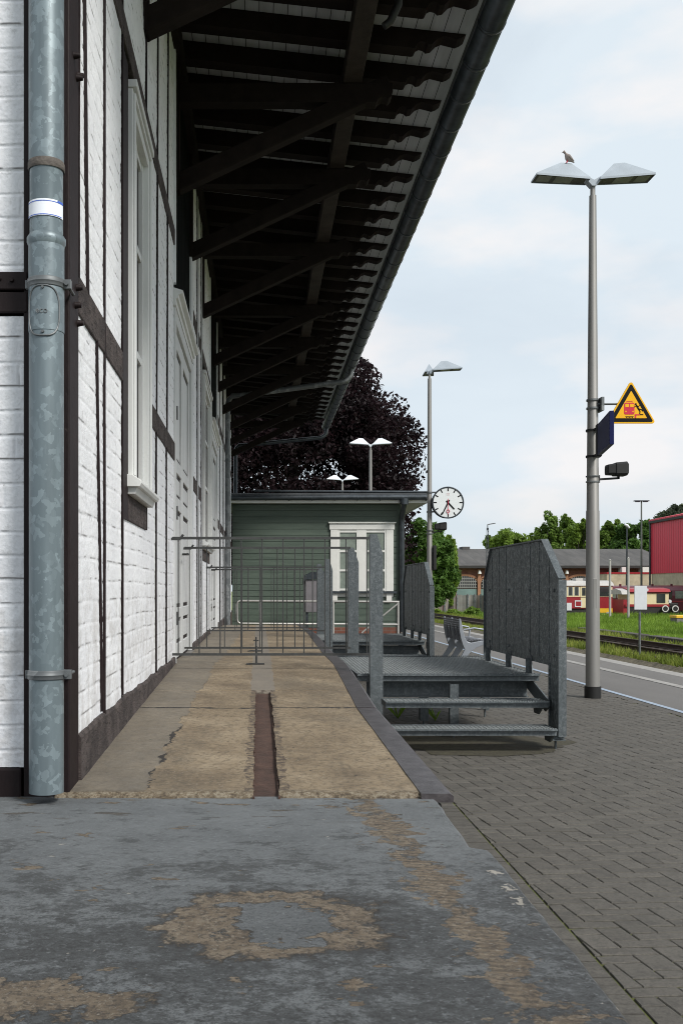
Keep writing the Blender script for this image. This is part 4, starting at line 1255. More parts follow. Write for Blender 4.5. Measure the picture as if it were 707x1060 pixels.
    ep = MB(); ep.box((X - .02, 9.935, .0), (X + .036, 9.947, 1.30)); ep.build('end_post', STEEL_GALV, p)
    for y in (9.75, 8.95, 8.28):
        k = MB(); k.prism([(y - .09, .50), (y + .09, .50), (y + .03, .66), (y - .03, .66)], 'x', X - .012, X - .004); k.box((X - .045, y - .004, .50), (X - .012, y + .004, .64))
        k.build('bracket', STEEL_GALV, r)
    for yb in (7.62, 8.3, 9.0, 9.75):
        for zb_ in (.70, 1.20): MB().tube([(X - .012, yb, zb_), (X + .004, yb, zb_)], [.012, .014], 8).build('bolt', STEEL_GALV, p)
    # legs with levelling screws
    for (x, y) in ((1.42, 8.55), (1.58, 8.05), (2.14, 9.4), (.93, 10.2)):
        k = MB(); k.box((x - .035, y - .004, .08), (x + .035, y + .004, .44)); k.box((x - .035, y + .004, .08), (x - .027, y + .07, .44))
        k.tube([(x, y + .03, .0), (x, y + .03, .12)], .009, 6); k.box((x - .03, y - .0, .076), (x + .03, y + .06, .084))
        k.build('leg', STEEL_GALV, r)
    k = MB(); k.box((X - .09, 7.50, .08), (X + .04, 7.508, .16)); k.tube([(X - .02, 7.53, 0), (X - .02, 7.53, .12)], .009, 6); k.box((X - .06, 7.47, .07), (X + .04, 7.60, .078))
    k.build('leg', STEEL_GALV, r)
    k = MB(); k.box((.98, 7.5, .0), (1.05, 7.51, .16)); k.build('leg', STEEL_GALV, r)
    return r
st1 = stairs()
st2 = copy_tree(st1); st2.location = (.02, 5.72, -.02)
st2['label'] = 'galvanised steel stair platform farther along, before the green building'

# dirt gathered under the stairs
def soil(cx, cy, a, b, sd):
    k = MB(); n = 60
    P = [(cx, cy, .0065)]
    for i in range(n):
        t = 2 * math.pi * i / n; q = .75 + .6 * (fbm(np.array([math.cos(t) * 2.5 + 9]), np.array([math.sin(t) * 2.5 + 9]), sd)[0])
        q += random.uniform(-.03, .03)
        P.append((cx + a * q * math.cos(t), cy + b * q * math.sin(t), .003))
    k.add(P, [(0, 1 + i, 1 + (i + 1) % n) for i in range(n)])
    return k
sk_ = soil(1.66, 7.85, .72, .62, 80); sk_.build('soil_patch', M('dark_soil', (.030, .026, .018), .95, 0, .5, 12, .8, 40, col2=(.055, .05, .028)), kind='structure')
# weeds under the stairs
def weed(x, y, h_, lab, sd):
    rr = np.random.default_rng(sd); k = MB()
    for i in range(16):
        a = rr.uniform(0, 6.28); l = rr.uniform(.5, 1) * h_; b = rr.uniform(.2, .8) * h_
        c, s = math.cos(a), math.sin(a); wd = .004
        k.add([(x - s * wd, y + c * wd, 0), (x + s * wd, y - c * wd, 0), (x + c * b * .5, y + s * b * .5, l * .7), (x + c * b, y + s * b, l)], [(0, 1, 2), (0, 2, 3)])
    tag(k.build('weed', GRASS_M), lab, 'weed', 'weeds under the steel stairs')
weed(1.30, 9.3, .20, 'thin green weed tuft growing under the near steel deck, leftmost', 1)
weed(1.62, 9.15, .13, 'small green weed growing under the middle of the near steel deck', 2)
weed(1.25, 8.3, .10, 'low green weed tuft under the upper tread of the near stairs', 3)

# =================================================================== GATES
def gate(y, x0, x1, zt, zb, label, first=None):
    r = empty('wire_gate', (x0, y, zwalk(y)), label, 'gate', 'grey bar gates across the walkway')
    f = MB()
    f.bar((x0 + .0, y, zt), (x1, y, zt), .016, .022); f.bar((x0, y, zb), (x1, y, zb), .014, .020)
    f.build('frame', GATE_STEEL, r)
    n = 9
    for i in range(n + 1):
        x = x0 + .05 + (x1 - x0 - .08) * i / n
        MB().tube([(x, y, zb), (x, y, zt)], .005, 6).build('bar', GATE_STEEL, r)
    h = MB(); h.box((x0 - .01, y - .015, zt - .018), (x0 + .07, y + .015, zt + .004)); h.tube([(x0 + .07, y, zt + .0), (x0 + .09, y, zt + .03)], .010, 8)
    h.build('latch', GATE_STEEL, r)
    return r
gate(8.30, -.72, .93, 1.635, .665, 'grey bar gate nearest the camera, from shed door to stair post')
gate(10.2, -.76, .94, 1.635, .61, 'second grey bar gate from the camera, shorter, closing the near stairs')
gate(14.3, -.76, .99, 1.53, .62, 'third grey bar gate, at the near post of the far stairs')
gate(15.92, -.76, .96, 1.53, .60, 'farthest grey bar gate across the walkway')
# floor bolts for the gates
def fbolt(x, y, lab):
    z = zwalk(y) + .02; k = MB()
    k.box((x - .07, y - .012, z), (x + .07, y + .012, z + .012)); k.tube([(x, y, z), (x, y, z + .16)], .009, 8); k.tube([(x - .03, y, z + .12), (x + .03, y, z + .12)], .007, 6)
    k.box((x - .09, y - .03, z - .002), (x - .05, y + .03, z + .008))
    tag(k.build('floor_bolt', GATE_STEEL), lab, 'bolt', 'upright drop bolts in the walkway')
fbolt(-.02, 8.75, 'small dark drop bolt in the floor under the nearest gate')
fbolt(-.03, 11.0, 'small dark drop bolt in the floor behind the second gate')

# =================================================================== PLATFORM LAMPS
def lamp_head(sx, rot, r, tilt=3.5, top=LAMP_TOP, Lh=.60, Wd=.24, base=(0, 0, 0)):
    # local: inner end at x=.05, outer at x=.05+Lh; ridge nearer the inner end
    a, b, hw, H = .055, .055 + Lh, Wd / 2, .185
    zi, zo = .045, .045 + math.tan(R(tilt)) * Lh
    P = [(a, -hw * .75, zi), (b, -hw, zo), (b, hw, zo), (a, hw * .75, zi), (a + Lh * .30, 0, zi + H), (a + Lh * .50, 0, zi + H + .012)]
    k = MB()
    sk = [(0, 1, 5, 4), (1, 2, 5), (2, 3, 4, 5), (3, 0, 4)]
    k.add(P, sk)
    lip = [(p[0], p[1], p[2] - .022) for p in P[:4]]
    k.add(P[:4] + lip, [(0, 4, 5, 1), (1, 5, 6, 2), (2, 6, 7, 3), (3, 7, 4, 0)])
    T = Matrix.Translation(base) @ Matrix.Rotation(R(rot), 4, 'Z') @ Matrix.Scale(sx, 4, (1, 0, 0))
    h = k.xform(T).build('lamp_head', top, r)
    u = MB().add([(p[0] * 1, p[1], p[2] - .012) for p in P[:4]], [(0, 1, 2, 3)]).xform(T).build('underside', LAMP_UNDER, h)
    q = MB()
    for f0, f1 in ((.30, .62), (.70, .94)):
        xs = (a + Lh * f0, a + Lh * f1); zs = [zi - .016 + math.tan(R(tilt)) * Lh * f for f in (f0, f1)]
        q.add([(xs[0], -hw * .7, zs[0]), (xs[1], -hw * .7, zs[1]), (xs[1], hw * .7, zs[1]), (xs[0], hw * .7, zs[0])], [(0, 1, 2, 3)])
    q.xform(T).build('diffuser', LAMP_GLASS, h)
    br = MB(); br.prism([(0, -.035), (.02, -.035), (.10, .05), (.16, .075), (.10, .085), (.02, .04), (0, .03)], 'y', -.05, .05)
    br.xform(T).build('arm', top, h)
def lamp(x, y, ztop, heads, label, top=LAMP_TOP, r0=.078, r1=.034):
    r = empty('platform_lamp', (x, y, 0), label, 'platform lamp', 'twin headed platform lamps along the platform')
    zj = 2.08
    MB().tube([(x, y, 0), (x, y, zj), (x, y, zj + .012), (x, y, ztop - .1)], [r0, r0 * .92, r0 * .86, r1 + .004], 20).tube([(x, y, ztop - .1), (x, y, ztop)], r1 * .8, 16).build('pole', POLE_STEEL, r)
    MB().tube([(x, y, 0), (x, y, .13)], r0 + .012, 20).build('base_sleeve', BLACK, r)
    for sx, rot in heads: lamp_head(sx, rot, r, base=(x - 0, y, ztop + .03) if False else (x, y, ztop + .03), top=top)
    # root offset handled by build()
    return r
L1 = lamp(3.72, 11.1, 5.70, ((1, 0), (-1, 0)), 'tall platform lamp nearest the camera, carrying the warning triangle, dove on top')
MB().box((3.70, 11.0262, 1.0), (3.74, 11.034, 1.33)).build('access_door', POLE_STEEL, L1, bevel=.003)
L2 = lamp(3.53, 20.6, 5.68, ((1, 0), (-1, -97)), 'platform lamp carrying the round station clock', r0=.062, r1=.034)
L3 = lamp(3.50, 31.2, 5.70, ((1, 0), (-1, 0)), 'platform lamp rising just behind the green building roof, taller looking of two', LAMP_LIGHT, .06, .04)
L4 = lamp(3.46, 41.2, 5.70, ((1, 0), (-1, 0)), 'most distant platform lamp, lowest over the green building roof', LAMP_LIGHT, .06, .04)

# dove on the left head of the first lamp
def dove():
    base = Vector((3.72 - .275, 11.1, 5.73 + .045 + .195))
    stn = [(-.080, .000, .010, .003), (-.060, .012, .017, .008), (-.040, .030, .026, .020), (-.018, .046, .034, .034), (.006, .056, .038, .042), (.028, .070, .034, .038), (.036, .092, .024, .026), (.040, .108, .0185, .018), (.050, .120, .0175, .018), (.062, .120, .012, .012), (.068, .117, .005, .005), (.082, .113, .002, .002)]
    n = 12; vs = []; fs = []
    for (a, u, hw, hh) in stn:
        for k in range(n):
            t = 2 * math.pi * k / n
            vs.append((base.x - a * .85, base.y + hw * math.cos(t), base.z + u + hh * math.sin(t)))
    for i in range(len(stn) - 1):
        for k in range(n): fs.append((i * n + k, i * n + (k + 1) % n, (i + 1) * n + (k + 1) % n, (i + 1) * n + k))
    fs.append(tuple(range(n))); fs.append(tuple(range((len(stn) - 1) * n, len(stn) * n)))
    r = empty('dove', tuple(base), 'grey brown dove perched on the left head of the nearest lamp', 'dove')
    MB().add(vs, fs, True).build('body', DOVE, r)
    for s in (-1, 1):
        wv = []
        for (a, u, hw, hh) in ((-.074, .012, .016, .008), (-.045, .030, .030, .018), (-.012, .052, .040, .028), (.020, .070, .036, .018)):
            wv.append((a, u, hw, hh))
        k = MB(); V = []
        for a, u, hw, hh in wv: V += [(base.x - a * .85, base.y + s * hw, base.z + u + hh * .8), (base.x - a * .85, base.y + s * (hw + .004), base.z + u - hh * .3), (base.x - a * .85, base.y + s * hw * .8, base.z + u - hh * .6)]
        F = []
        for i in range(3):
            for j in range(2): F.append((i * 3 + j, i * 3 + j + 1, i * 3 + j + 4, i * 3 + j + 3))
        k.add(V, F, True).build('wing', M('dove_wing', (.25, .215, .20), .8, 0, .2, 30), r)
        MB().tube([(base.x - .01, base.y + s * .014, base.z + .03), (base.x - .012, base.y + s * .014, base.z - .002), (base.x - .03, base.y + s * .014, base.z - .002)], .004, 6).build('leg', SIGN_RED, r)
        MB().tube([(base.x - .046, base.y + s * .0155, base.z + .124), (base.x - .046, base.y + s * .0185, base.z + .124)], .003, 6).build('eye', BLACK, r)
dove()

# warning triangle
SGY = 11.02; SS = SGY / 1030
SXc = (652.8 - 268) * SS
def sgx(cx): return SXc + (cx - 415) / 7.856 * SS
def sgz(cy): return EYE + (611 - (380 + cy / 7.856)) * SS
sign = empty('warning_sign', (SXc, SGY, sgz(455)), 'yellow warning triangle with red train and falling figure, on the nearest lamp', 'warning sign')
def rtri(t, bl, br, rad):
    pts = [Vector(p) for p in (t, bl, br)]; outp = []
    for i in range(3):
        p = pts[i]; a = (pts[i - 1] - p).normalized(); b = (pts[(i + 1) % 3] - p).normalized()
        c = p + (a + b).normalized() * rad * 2; 
        s0 = p + a * rad * 1.73; s1 = p + b * rad * 1.73
        a0 = s0 - c; a1 = s1 - c
        for k in range(7):
            t_ = k / 6; v = (a0 * (1 - t_) + a1 * t_).normalized() * rad
            outp.append(tuple(c + v))
    return outp
c0 = (sgx(415), sgz(108)); c1 = (sgx(213), sgz(458)); c2 = (sgx(617), sgz(458))
def inset(f):
    cen = ((c0[0] + c1[0] + c2[0]) / 3, (c0[1] + c1[1] + c2[1]) / 3)
    return [(cen[0] + (p[0] - cen[0]) * f, cen[1] + (p[1] - cen[1]) * f) for p in (c0, c1, c2)]
MB().prism(rtri(c0, c1, c2, .022), 'y', SGY, SGY + .018).build('plate', YELLOW, sign)
MB().prism(rtri(*inset(.90), .014), 'y', SGY - .002, SGY - .0001).build('black_band', SIGN_BLACK, sign)
MB().prism(rtri(*inset(.64), .005), 'y', SGY - .004, SGY - .0021).build('yellow_field', YELLOW, sign)
def rrect(x0, y0, x1, y1, r):
    P = []
    for (cx, cy, a0) in ((x1 - r, y0 + r, -90), (x1 - r, y1 - r, 0), (x0 + r, y1 - r, 90), (x0 + r, y0 + r, 180)):
        for k in range(5): a = R(a0 + k * 22.5); P.append((cx + r * math.cos(a), cy + r * math.sin(a)))
    return P
def sp(poly): return [(sgx(p[0]), sgz(p[1])) for p in poly]
k = MB()
k.prism(sp(rrect(357, 290, 441, 386, 12)), 'y', SGY - .006, SGY - .0041)
k.prism(sp([(372, 284), (378, 277), (422, 277), (428, 284), (424, 286), (420, 281), (380, 281), (376, 286)]), 'y', SGY - .006, SGY - .0041)
k.prism(sp([(443, 384), (484, 384), (484, 393), (456, 393), (456, 414), (443, 414)]), 'y', SGY - .006, SGY - .0041)
k.build('pictogram_train', SIGN_RED, sign)
k = MB()
for (a, b) in ((366, 396), (405, 435)): k.prism(sp(rrect(a, 300, b, 326, 4)), 'y', SGY - .0075, SGY - .0061)
for cx in (371, 428): k.prism(sp([(cx + 6 * math.cos(t), 362 + 6 * math.sin(t)) for t in np.linspace(0, 5.8, 10)]), 'y', SGY - .0075, SGY - .0061)
k.build('pictogram_windows', YELLOW, sign)
k = MB()
k.prism(sp([(368, 401), (434, 401), (434, 405), (368, 405)]), 'y', SGY - .006, SGY - .0041)
for cx in (374, 386, 398, 410, 422): k.prism(sp([(cx, 405), (cx + 6, 405), (cx + 6, 413), (cx, 413)]), 'y', SGY - .006, SGY - .0041)
k.prism(sp([(486, 383), (513, 383), (513, 391), (486, 391)]), 'y', SGY - .006, SGY - .0041)
k.prism(sp([(452 + 8 * math.cos(t), 302 + 8 * math.sin(t)) for t in np.linspace(0, 5.8, 12)]), 'y', SGY - .006, SGY - .0041)
def limb(a, b, wd):
    a, b = Vector(a), Vector(b); d = (b - a).normalized(); n = Vector((-d.y, d.x)) * wd / 2
    k.prism(sp([tuple(a + n), tuple(b + n), tuple(b - n), tuple(a - n)]), 'y', SGY - .0062, SGY - .0042)
for a, b, wd in (((456, 310), (476, 344), 13), ((437, 328), (458, 312), 6), ((456, 314), (474, 322), 6), ((472, 322), (486, 310), 6), ((474, 340), (500, 347), 8), ((498, 345), (509, 360), 7), ((474, 342), (487, 362), 9), ((486, 360), (484, 382), 8)): limb(a, b, wd)
k.build('pictogram_figure', SIGN_BLACK, sign)
k = MB(); za = EYE + (611 - 417.5) * SS
k.tube([(3.74, SGY + .05, za), (sgx(350), SGY + .035, za)], .012, 8)
k.box((3.785, SGY - .02, EYE + (611 - 425) * SS), (3.815, SGY + .16, EYE + (611 - 411) * SS))
k.build('arm', ZINC_GREY, sign)
k = MB()
for py in (413, 421.5):
    z = EYE + (611 - py) * SS; k.tube([(3.72, 11.1, z - .01), (3.72, 11.1, z + .01)], .07, 16)
k.build('clamp', ZINC_GREY, sign)

# blue plate, seen nearly edge on
bs_ = empty('blue_sign', (3.70, 11.0, 3.0), 'dark blue sign plate mounted edge on to the nearest lamp pole', 'sign')
pA = Vector((3.735, 10.98)); pB = Vector((3.55, 10.02)); d = (pB - pA).normalized(); nn = Vector((-d.y, d.x)) * .022
zlo, zhi = EYE + 1.47, EYE + 1.81
poly = [tuple(pA + nn), tuple(pB + nn), tuple(pB - nn), tuple(pA - nn)]
MB().prism(poly, 'z', zlo, zhi).build('plate', SIGN_BLUE, bs_, bevel=.004)
k = MB()
k.prism([tuple(pA + nn * 1.15), tuple(pA + d * .14 + nn * 1.15), tuple(pA + d * .14 - nn * 1.15), tuple(pA - nn * 1.15)], 'z', zlo - .006, zhi + .006)
k.build('edge_frame', BLACK, bs_)
k = MB()
for z in (zlo + .02, zhi - .03): k.tube([(3.72, 11.1, z - .012), (3.72, 11.1, z + .012)], .076, 16); k.box((3.70, 10.95, z - .01), (3.75, 11.05, z + .01))
k.build('clamp', BLACK, bs_)

def speaker(x, y, z, s, xp, label, yaw=0):
    r = empty('loudspeaker', (x, y, z), label, 'loudspeaker', 'black loudspeakers on the lamp poles')
    def ring(xx, hw, hh, zo=0): return [(x + s * xx, y + s * a * hw, z + s * (b * hh + zo)) for a, b in ((-1, -.7), (-.7, -1), (.7, -1), (1, -.7), (1, .7), (.7, 1), (-.7, 1), (-1, .7))]
    st = [ring(-.13, .05, .035, -.01), ring(-.12, .075, .06, -.005), ring(-.04, .085, .068), ring(-.03, .095, .078), ring(.10, .10, .085, .005), ring(.115, .09, .07, .005)]
    k = MB(); vs = [p for q in st for p in q]; fs = []
    for i in range(len(st) - 1):
        for j in range(8): fs.append((i * 8 + j, i * 8 + (j + 1) % 8, (i + 1) * 8 + (j + 1) % 8, (i + 1) * 8 + j))
    fs += [tuple(range(8)), tuple(range(40, 48))]
    k.add(vs, fs).build('housing', BLACK, r)
    k = MB(); k.bar((xp, y, z - .125 * s), (x + s * .02, y, z - .105 * s), .03, .022); k.bar((x + s * .02, y, z - .115 * s), (x + s * .02, y, z - .05 * s), .03, .02, (0, 1, 0))
    k.box((xp + .055, y - .02, z - .16 * s), (xp + .075, y + .02, z - .07 * s))
    k.build('bracket', BLACK, r)
    k = MB()
    for dz in (-.15, -.085): k.tube([(xp, y + .0, z + dz * s - .006), (xp, y, z + dz * s + .006)], .076 if s > .9 else .06, 16)
    k.build('clamp', ZINC_GREY, r)
speaker((638 - 268) * 11.1 / 1030, 11.1, EYE + (611 - 486) * 11.1 / 1030, .92, 3.72, 'black loudspeaker on a short arm below the blue sign')
speaker((456 - 268) * 20.6 / 1030, 20.6, EYE + (611 - 545) * 20.6 / 1030, .98, 3.53, 'black loudspeaker on the clock pole, just below the clock')
ib = empty('junction_box', (3.60, 20.55, 1.6), 'slim dark box fixed low on the clock pole', 'box')
B((3.595, 20.5, 1.62), (3.655, 20.66, 2.12)).build('housing', BLACK, ib, bevel=.01)
B((3.56, 20.57, 1.75), (3.595, 20.61, 1.80)).build('bracket', ZINC_GREY, ib); B((3.56, 20.57, 1.98), (3.595, 20.61, 2.03)).build('bracket', ZINC_GREY, ib)

# station clock
CKY = 20.5; cks = CKY / 1030
ccx, ccz, crd = (463 - 268) * cks, EYE + (611 - 520.5) * cks, 15.8 * cks
ck = empty('station_clock', (ccx, CKY, ccz), 'round white station clock with black hands on its lamp pole', 'clock')
k = MB()
k.tube([(ccx, CKY - .06, ccz), (ccx, CKY + .12, ccz)], crd, 40); k.build('case', BLACK, ck)
k = MB(); ringp = [(ccx + crd * math.cos(a), CKY - .06, ccz + crd * math.sin(a)) for a in np.linspace(0, 2 * math.pi, 41)]
k.tube(ringp, .016, 8, False); k.build('bezel', ZINC_DARK, ck)
MB().tube([(ccx, CKY - .062, ccz), (ccx, CKY - .0605, ccz)], crd - .01, 40, True, False).build('dial', CLOCK_WHITE, ck)
k = MB()
def cbar(ang, r0, r1, wd, y, kk, w2=None):
    a = R(ang); dx, dz = math.sin(a), math.cos(a); nx, nz = dz, -dx; w2 = w2 or wd
    kk.prism([(ccx + dx * r0 + nx * wd / 2, ccz + dz * r0 + nz * wd / 2), (ccx + dx * r1 + nx * w2 / 2, ccz + dz * r1 + nz * w2 / 2), (ccx + dx * r1 - nx * w2 / 2, ccz + dz * r1 - nz * w2 / 2), (ccx + dx * r0 - nx * wd / 2, ccz + dz * r0 - nz * wd / 2)], 'y', y - .002, y)
for i in range(12): cbar(i * 30, crd * .74, crd * .94, .024, CKY - .0625, k)
k.build('hour_mark', SIGN_BLACK, ck)
k = MB(); cbar(137, -.05, crd * .60, .034, CKY - .066, k, .028); k.build('hour_hand', SIGN_BLACK, ck)
k = MB(); cbar(206, -.06, crd * .86, .028, CKY - .070, k, .022); k.build('minute_hand', SIGN_BLACK, ck)
k = MB(); cbar(180, -.08, crd * .46, .008, CKY - .074, k); cbar(180, crd * .66, crd * .78, .006, CKY - .074, k)
k.tube([(ccx + .030 * math.cos(a), CKY - .075, ccz - crd * .56 + .030 * math.sin(a)) for a in np.linspace(0, 2 * math.pi, 17)], .006, 6, False)
k.build('second_hand', SIGN_RED, ck)
k = MB()
for (a, b) in (((-.032, .0), (.032, .005)), ((-.032, .04), (.032, .045)), ((-.032, .005), (-.027, .04)), ((.027, .005), (.032, .04)), ((-.012, .012), (-.007, .033)), ((.006, .012), (.011, .033))):
    k.box((ccx + a[0], CKY - .0645, ccz + crd * .48 + a[1]), (ccx + b[0], CKY - .0625, ccz + crd * .48 + b[1]))
k.build('emblem', M('faded_red_emblem', (.62, .38, .38), .5, 0, .02, 5), ck)
k = MB()
for dz in (.22, -.18):
    k.tube([(3.53, 20.6, ccz + dz - .015), (3.53, 20.6, ccz + dz + .015)], .062, 14)
    k.bar((3.53, 20.57, ccz + dz), (ccx - .18, CKY + .05, ccz + dz), .03, .03)
k.build('bracket', ZINC_GREY, ck)

# =================================================================== BENCH
bn = empty('bench', (2.95, 14.6, 0), 'grey metal platform bench seen from its end behind the stairs', 'bench')
def prof_frame(y):
    # side profile: x to the right (seat), z up, local to bench
    back = [(-.055, .78), (-.03, .785), (.005, .62), (.025, .52), (.06, .45), (.12, .43), (.25, .455), (.36, .47), (.42, .46), (.42, .43), (.30, .40), (.20, .36), (.12, .30), (.02, .17), (-.06, .09), (-.05, .0), (-.12, .0), (-.17, .0), (-.17, .05), (-.10, .13), (-.02, .24), (.03, .33), (.0, .40), (-.03, .50), (-.05, .62)]
    return MB().prism([(2.98 + a, b) for a, b in back], 'y', y, y + .05)
for y in (14.55, 15.15, 15.75): prof_frame(y).build('side_frame', BENCH_M, bn, bevel=.006)
bk = MB()
for i in range(9):
    z0 = .47 + i * .034
    xx = 2.98 + (-.058 + .075 * (1 - i / 8) ** 1.6)
    bk.box((xx, 14.60, z0), (xx + .012, 15.75, z0 + .028))
for y in (14.75, 15.0, 15.3, 15.55): bk.box((2.93, y, .46), (2.975, y + .03, .77))
bk.build('backrest', BENCH_DARK, bn)
se = MB()
for i in range(9):
    xx = 3.04 + i * .040; z = .445 + .02 * math.sin(i / 8 * math.pi)
    se.box((xx, 14.60, z), (xx + .032, 15.75, z + .012))
se.build('seat', BENCH_DARK, bn)
for y in (14.58, 15.78): MB().tube([(3.0, y, .62), (3.15, y, .645), (3.32, y, .62), (3.34, y, .56), (3.33, y, .47)], .014, 8).build('armrest', BENCH_M, bn)
MB().bar((2.86, 14.55, .03), (2.86, 15.8, .03), .05, .05, (1, 0, 0)).build('foot_beam', BENCH_M, bn)

# =================================================================== SMALL POSTS AND MASTS
def px2(px, py, y): return ((px - 268) * y / 1030, y, EYE + (611 - py) * y / 1030)
a = px2(661.7, 0, 23); bp_ = empty('blank_sign', (a[0], 23, -.35), 'plain pale sign on a thin grey post beside the track', 'sign')
MB().tube([(a[0], 23, FIELD_Z), (a[0], 23, px2(0, 608, 23)[2])], .028, 10).build('post', ZINC_GREY, bp_)
p0 = px2(656, 631, 22.95); p1 = px2(669, 606.5, 22.95)
B((p0[0], 22.93, p0[2]), (p1[0], 22.95, p1[2])).build('plate', GREY_PLATE, bp_, bevel=.003)
for i, (px, top, lab) in enumerate(((631, 580, 'short pale post in the grass before the cream and red railcar'), (650, 578, 'short pale post in the grass before the small locomotive'))):
    q = px2(px, top, 60); k = MB().tube([(q[0], 60, FIELD_Z), (q[0], 60, q[2])], [.075, .065], 10).tube([(q[0], 60, q[2]), (q[0], 60, q[2] + .06)], [.09, .02], 10)
    tag(k.build('marker_post', M('pale_post', (.38, .37, .35), .7, 0, .15, 2)), lab, 'post', 'pale posts in the tall grass')
def mast(px, top, y, label, style, thick=.08):
    q = px2(px, top, y); r = empty('yard_light_mast', (q[0], y, FIELD_Z), label, 'light mast', 'tall yard light masts')
    if style == 'lattice':
        k = MB()
        for sx in (-1, 1): k.bar((q[0] + sx * .16, y, FIELD_Z), (q[0] + sx * .07, y, q[2] - .3), .05, .05)
        n = 16
        for i in range(n):
            z0 = FIELD_Z + (q[2] - .3 - FIELD_Z) * i / n; z1 = FIELD_Z + (q[2] - .3 - FIELD_Z) * (i + 1) / n; s = (-1) ** i
            w0 = .16 - .09 * i / n; k.bar((q[0] - s * w0, y, z0), (q[0] + s * w0, y, z1), .03, .03)
        k.bar((q[0], y, q[2] - .5), (q[0], y, q[2]), .07, .07)
        k.build('pole', ZINC_DARK, r); k = MB(); k.bar((q[0], y, q[2]), (q[0] + .7, y, q[2] + .12), .14, .09); k.build('lamp_head', ZINC_GREY, r)
    elif style == 'flat':
        MB().tube([(q[0], y, FIELD_Z), (q[0], y, q[2])], [thick, thick * .6], 10).build('pole', M('green_grey_mast', (.10, .115, .105), .7, .1, .2, 2), r)
        k = MB(); k.box((q[0] - .62, y - .16, q[2]), (q[0] + .62, y + .16, q[2] + .08)); k.box((q[0] - .5, y - .12, q[2] - .06), (q[0] - .15, y + .12, q[2])); k.box((q[0] + .15, y - .12, q[2] - .06), (q[0] + .5, y + .12, q[2]))
        k.build('lamp_head', ZINC_DARK, r)
    else:
        MB().tube([(q[0], y, FIELD_Z), (q[0], y, q[2] - .1)], [thick, thick * .6], 10).build('pole', ZINC_DARK, r)
        MB().tube([(q[0] + .25, y, q[2] - .25), (q[0] + .02, y, q[2]), (q[0] - .22, y, q[2] + .12)], [.10, .16, .10], 10).build('lamp_head', LAMP_LIGHT, r)
mast(663.5, 519, 84, 'tall mast with a flat horizontal lamp head before the red hall', 'flat', .10)
mast(648.5, 544, 100, 'yard light mast with a small pale lamp head against the trees', 'ball', .11)
mast(504.5, 543, 92, 'lattice light mast rising above the roundhouse roof', 'lattice')

# =================================================================== TRAINS
TY = 72.
def side_car(name, label, cat, px0, px1, y, rot, builder, group=None):
    r = empty(name, (0, 0, 0), label, cat, group); builder(r); return r
def wheelset(r, xs, y, z, rad):
    for x in xs:
        w_ = MB().tube([(x, y - .02, z), (x, y + .1, z)], rad, 16).build('wheel', UNDER, r)
def railcar_red():
    r = empty('railcar', (0, 0, 0), 'cream and red old railcar with a pale roof, left of the trains', 'railcar', 'old trains parked by the roundhouse')
    # local: x 0..13 (right end at 13), y 0 front face, z from rail
    Lc = 8.4; zf = .73
    B((0, 0, zf), (Lc, 2.6, zf + .80)).build('lower_body', TRAIN_RED, r)
    B((0, 0, zf + .802), (Lc, 2.6, zf + 1.64)).build('upper_body', TRAIN_CREAM, r)
    MB().box((0, -.02, zf + .78), (Lc + .02, 0, zf + .83)).build('trim_band', TRAIN_RED, r)
    MB().box((0, -.02, zf + 1.58), (Lc + .02, 0, zf + 1.66)).build('trim_band', TRAIN_RED, r)
    rp_ = [(-.08, zf + 1.64), (2.68, zf + 1.64), (2.55, zf + 1.82), (2.1, zf + 1.97), (1.3, zf + 2.03), (.5, zf + 1.97), (.05, zf + 1.82)]
    MB().prism(rp_, 'x', -.1, Lc + .08).build('roof', TRAIN_ROOF, r)
    for xv in (Lc - 2.35, Lc - 1.6): B((xv, .9, zf + 1.95), (xv + .5, 1.6, zf + 2.2)).build('roof_vent', TRAIN_ROOF, r)
    for x0 in list(np.arange(.4, Lc - 2.5, .44)):
        w_ = B((x0, -.012, zf + .93), (x0 + .27, -.001, zf + 1.54)).build('window', GLASS, r)
        MB().box((x0 - .03, -.02, zf + .90), (x0, -.0125, zf + 1.57)).box((x0 + .27, -.02, zf + .90), (x0 + .30, -.0125, zf + 1.57)).build('frame', WHITE_TRIM, w_)
    B((Lc - .98, -.012, zf + .86), (Lc - .16, -.001, zf + 1.56)).build('window', GLASS, r)
    d = B((Lc - 2.3, -.02, zf + .05), (Lc - 1.85, -.001, zf + 1.57)).build('door', TRAIN_CREAM, r); B((Lc - 2.2, -.03, zf + .92), (Lc - 1.95, -.021, zf + 1.5)).build('window', GLASS, d)
    B((Lc + .001, .3, zf + .9), (Lc + .012, 2.3, zf + 1.5)).build('end_window', GLASS, r)
    MB().box((.3, .1, .22), (Lc - 1.0, 2.5, zf - .002)).build('underframe', UNDER, r)
    MB().box((Lc - .95, -.03, zf - .32), (Lc + .15, 2.6, zf - .003)).build('buffer_beam', TRAIN_YELLOW, r)
    hc = B((Lc - 2.72, -.03, zf + .10), (Lc - 2.20, -.021, zf + .58)).build('hatch', GREY_PLATE, r); B((Lc - 2.65, -.034, zf + .17), (Lc - 2.27, -.031, zf + .50)).build('emblem_plate', TRAIN_RED, hc)
    B((Lc - 3.3, -.03, zf - .15), (Lc - 2.95, -.002, zf + .40)).build('hatch', GREY_PLATE, r)
    wheelset(r, (1.5, 2.9, Lc - 3.2, Lc - 2.0), .05, .32, .32)
    MB().tube([(Lc - .35, -.04, .32), (Lc - .35, -.10, .32)], .15, 16).build('white_disc', WHITE_TRIM, r)
    MB().tube([(Lc + .15, .5, .58), (Lc + .40, .5, .58)], .09, 10).build('buffer', UNDER, r)
    return r
c1_ = railcar_red()
xe = px2(633.5, 0, TY)[0]
c1_.location = (xe - 8.4, TY, FIELD_Z - .12)
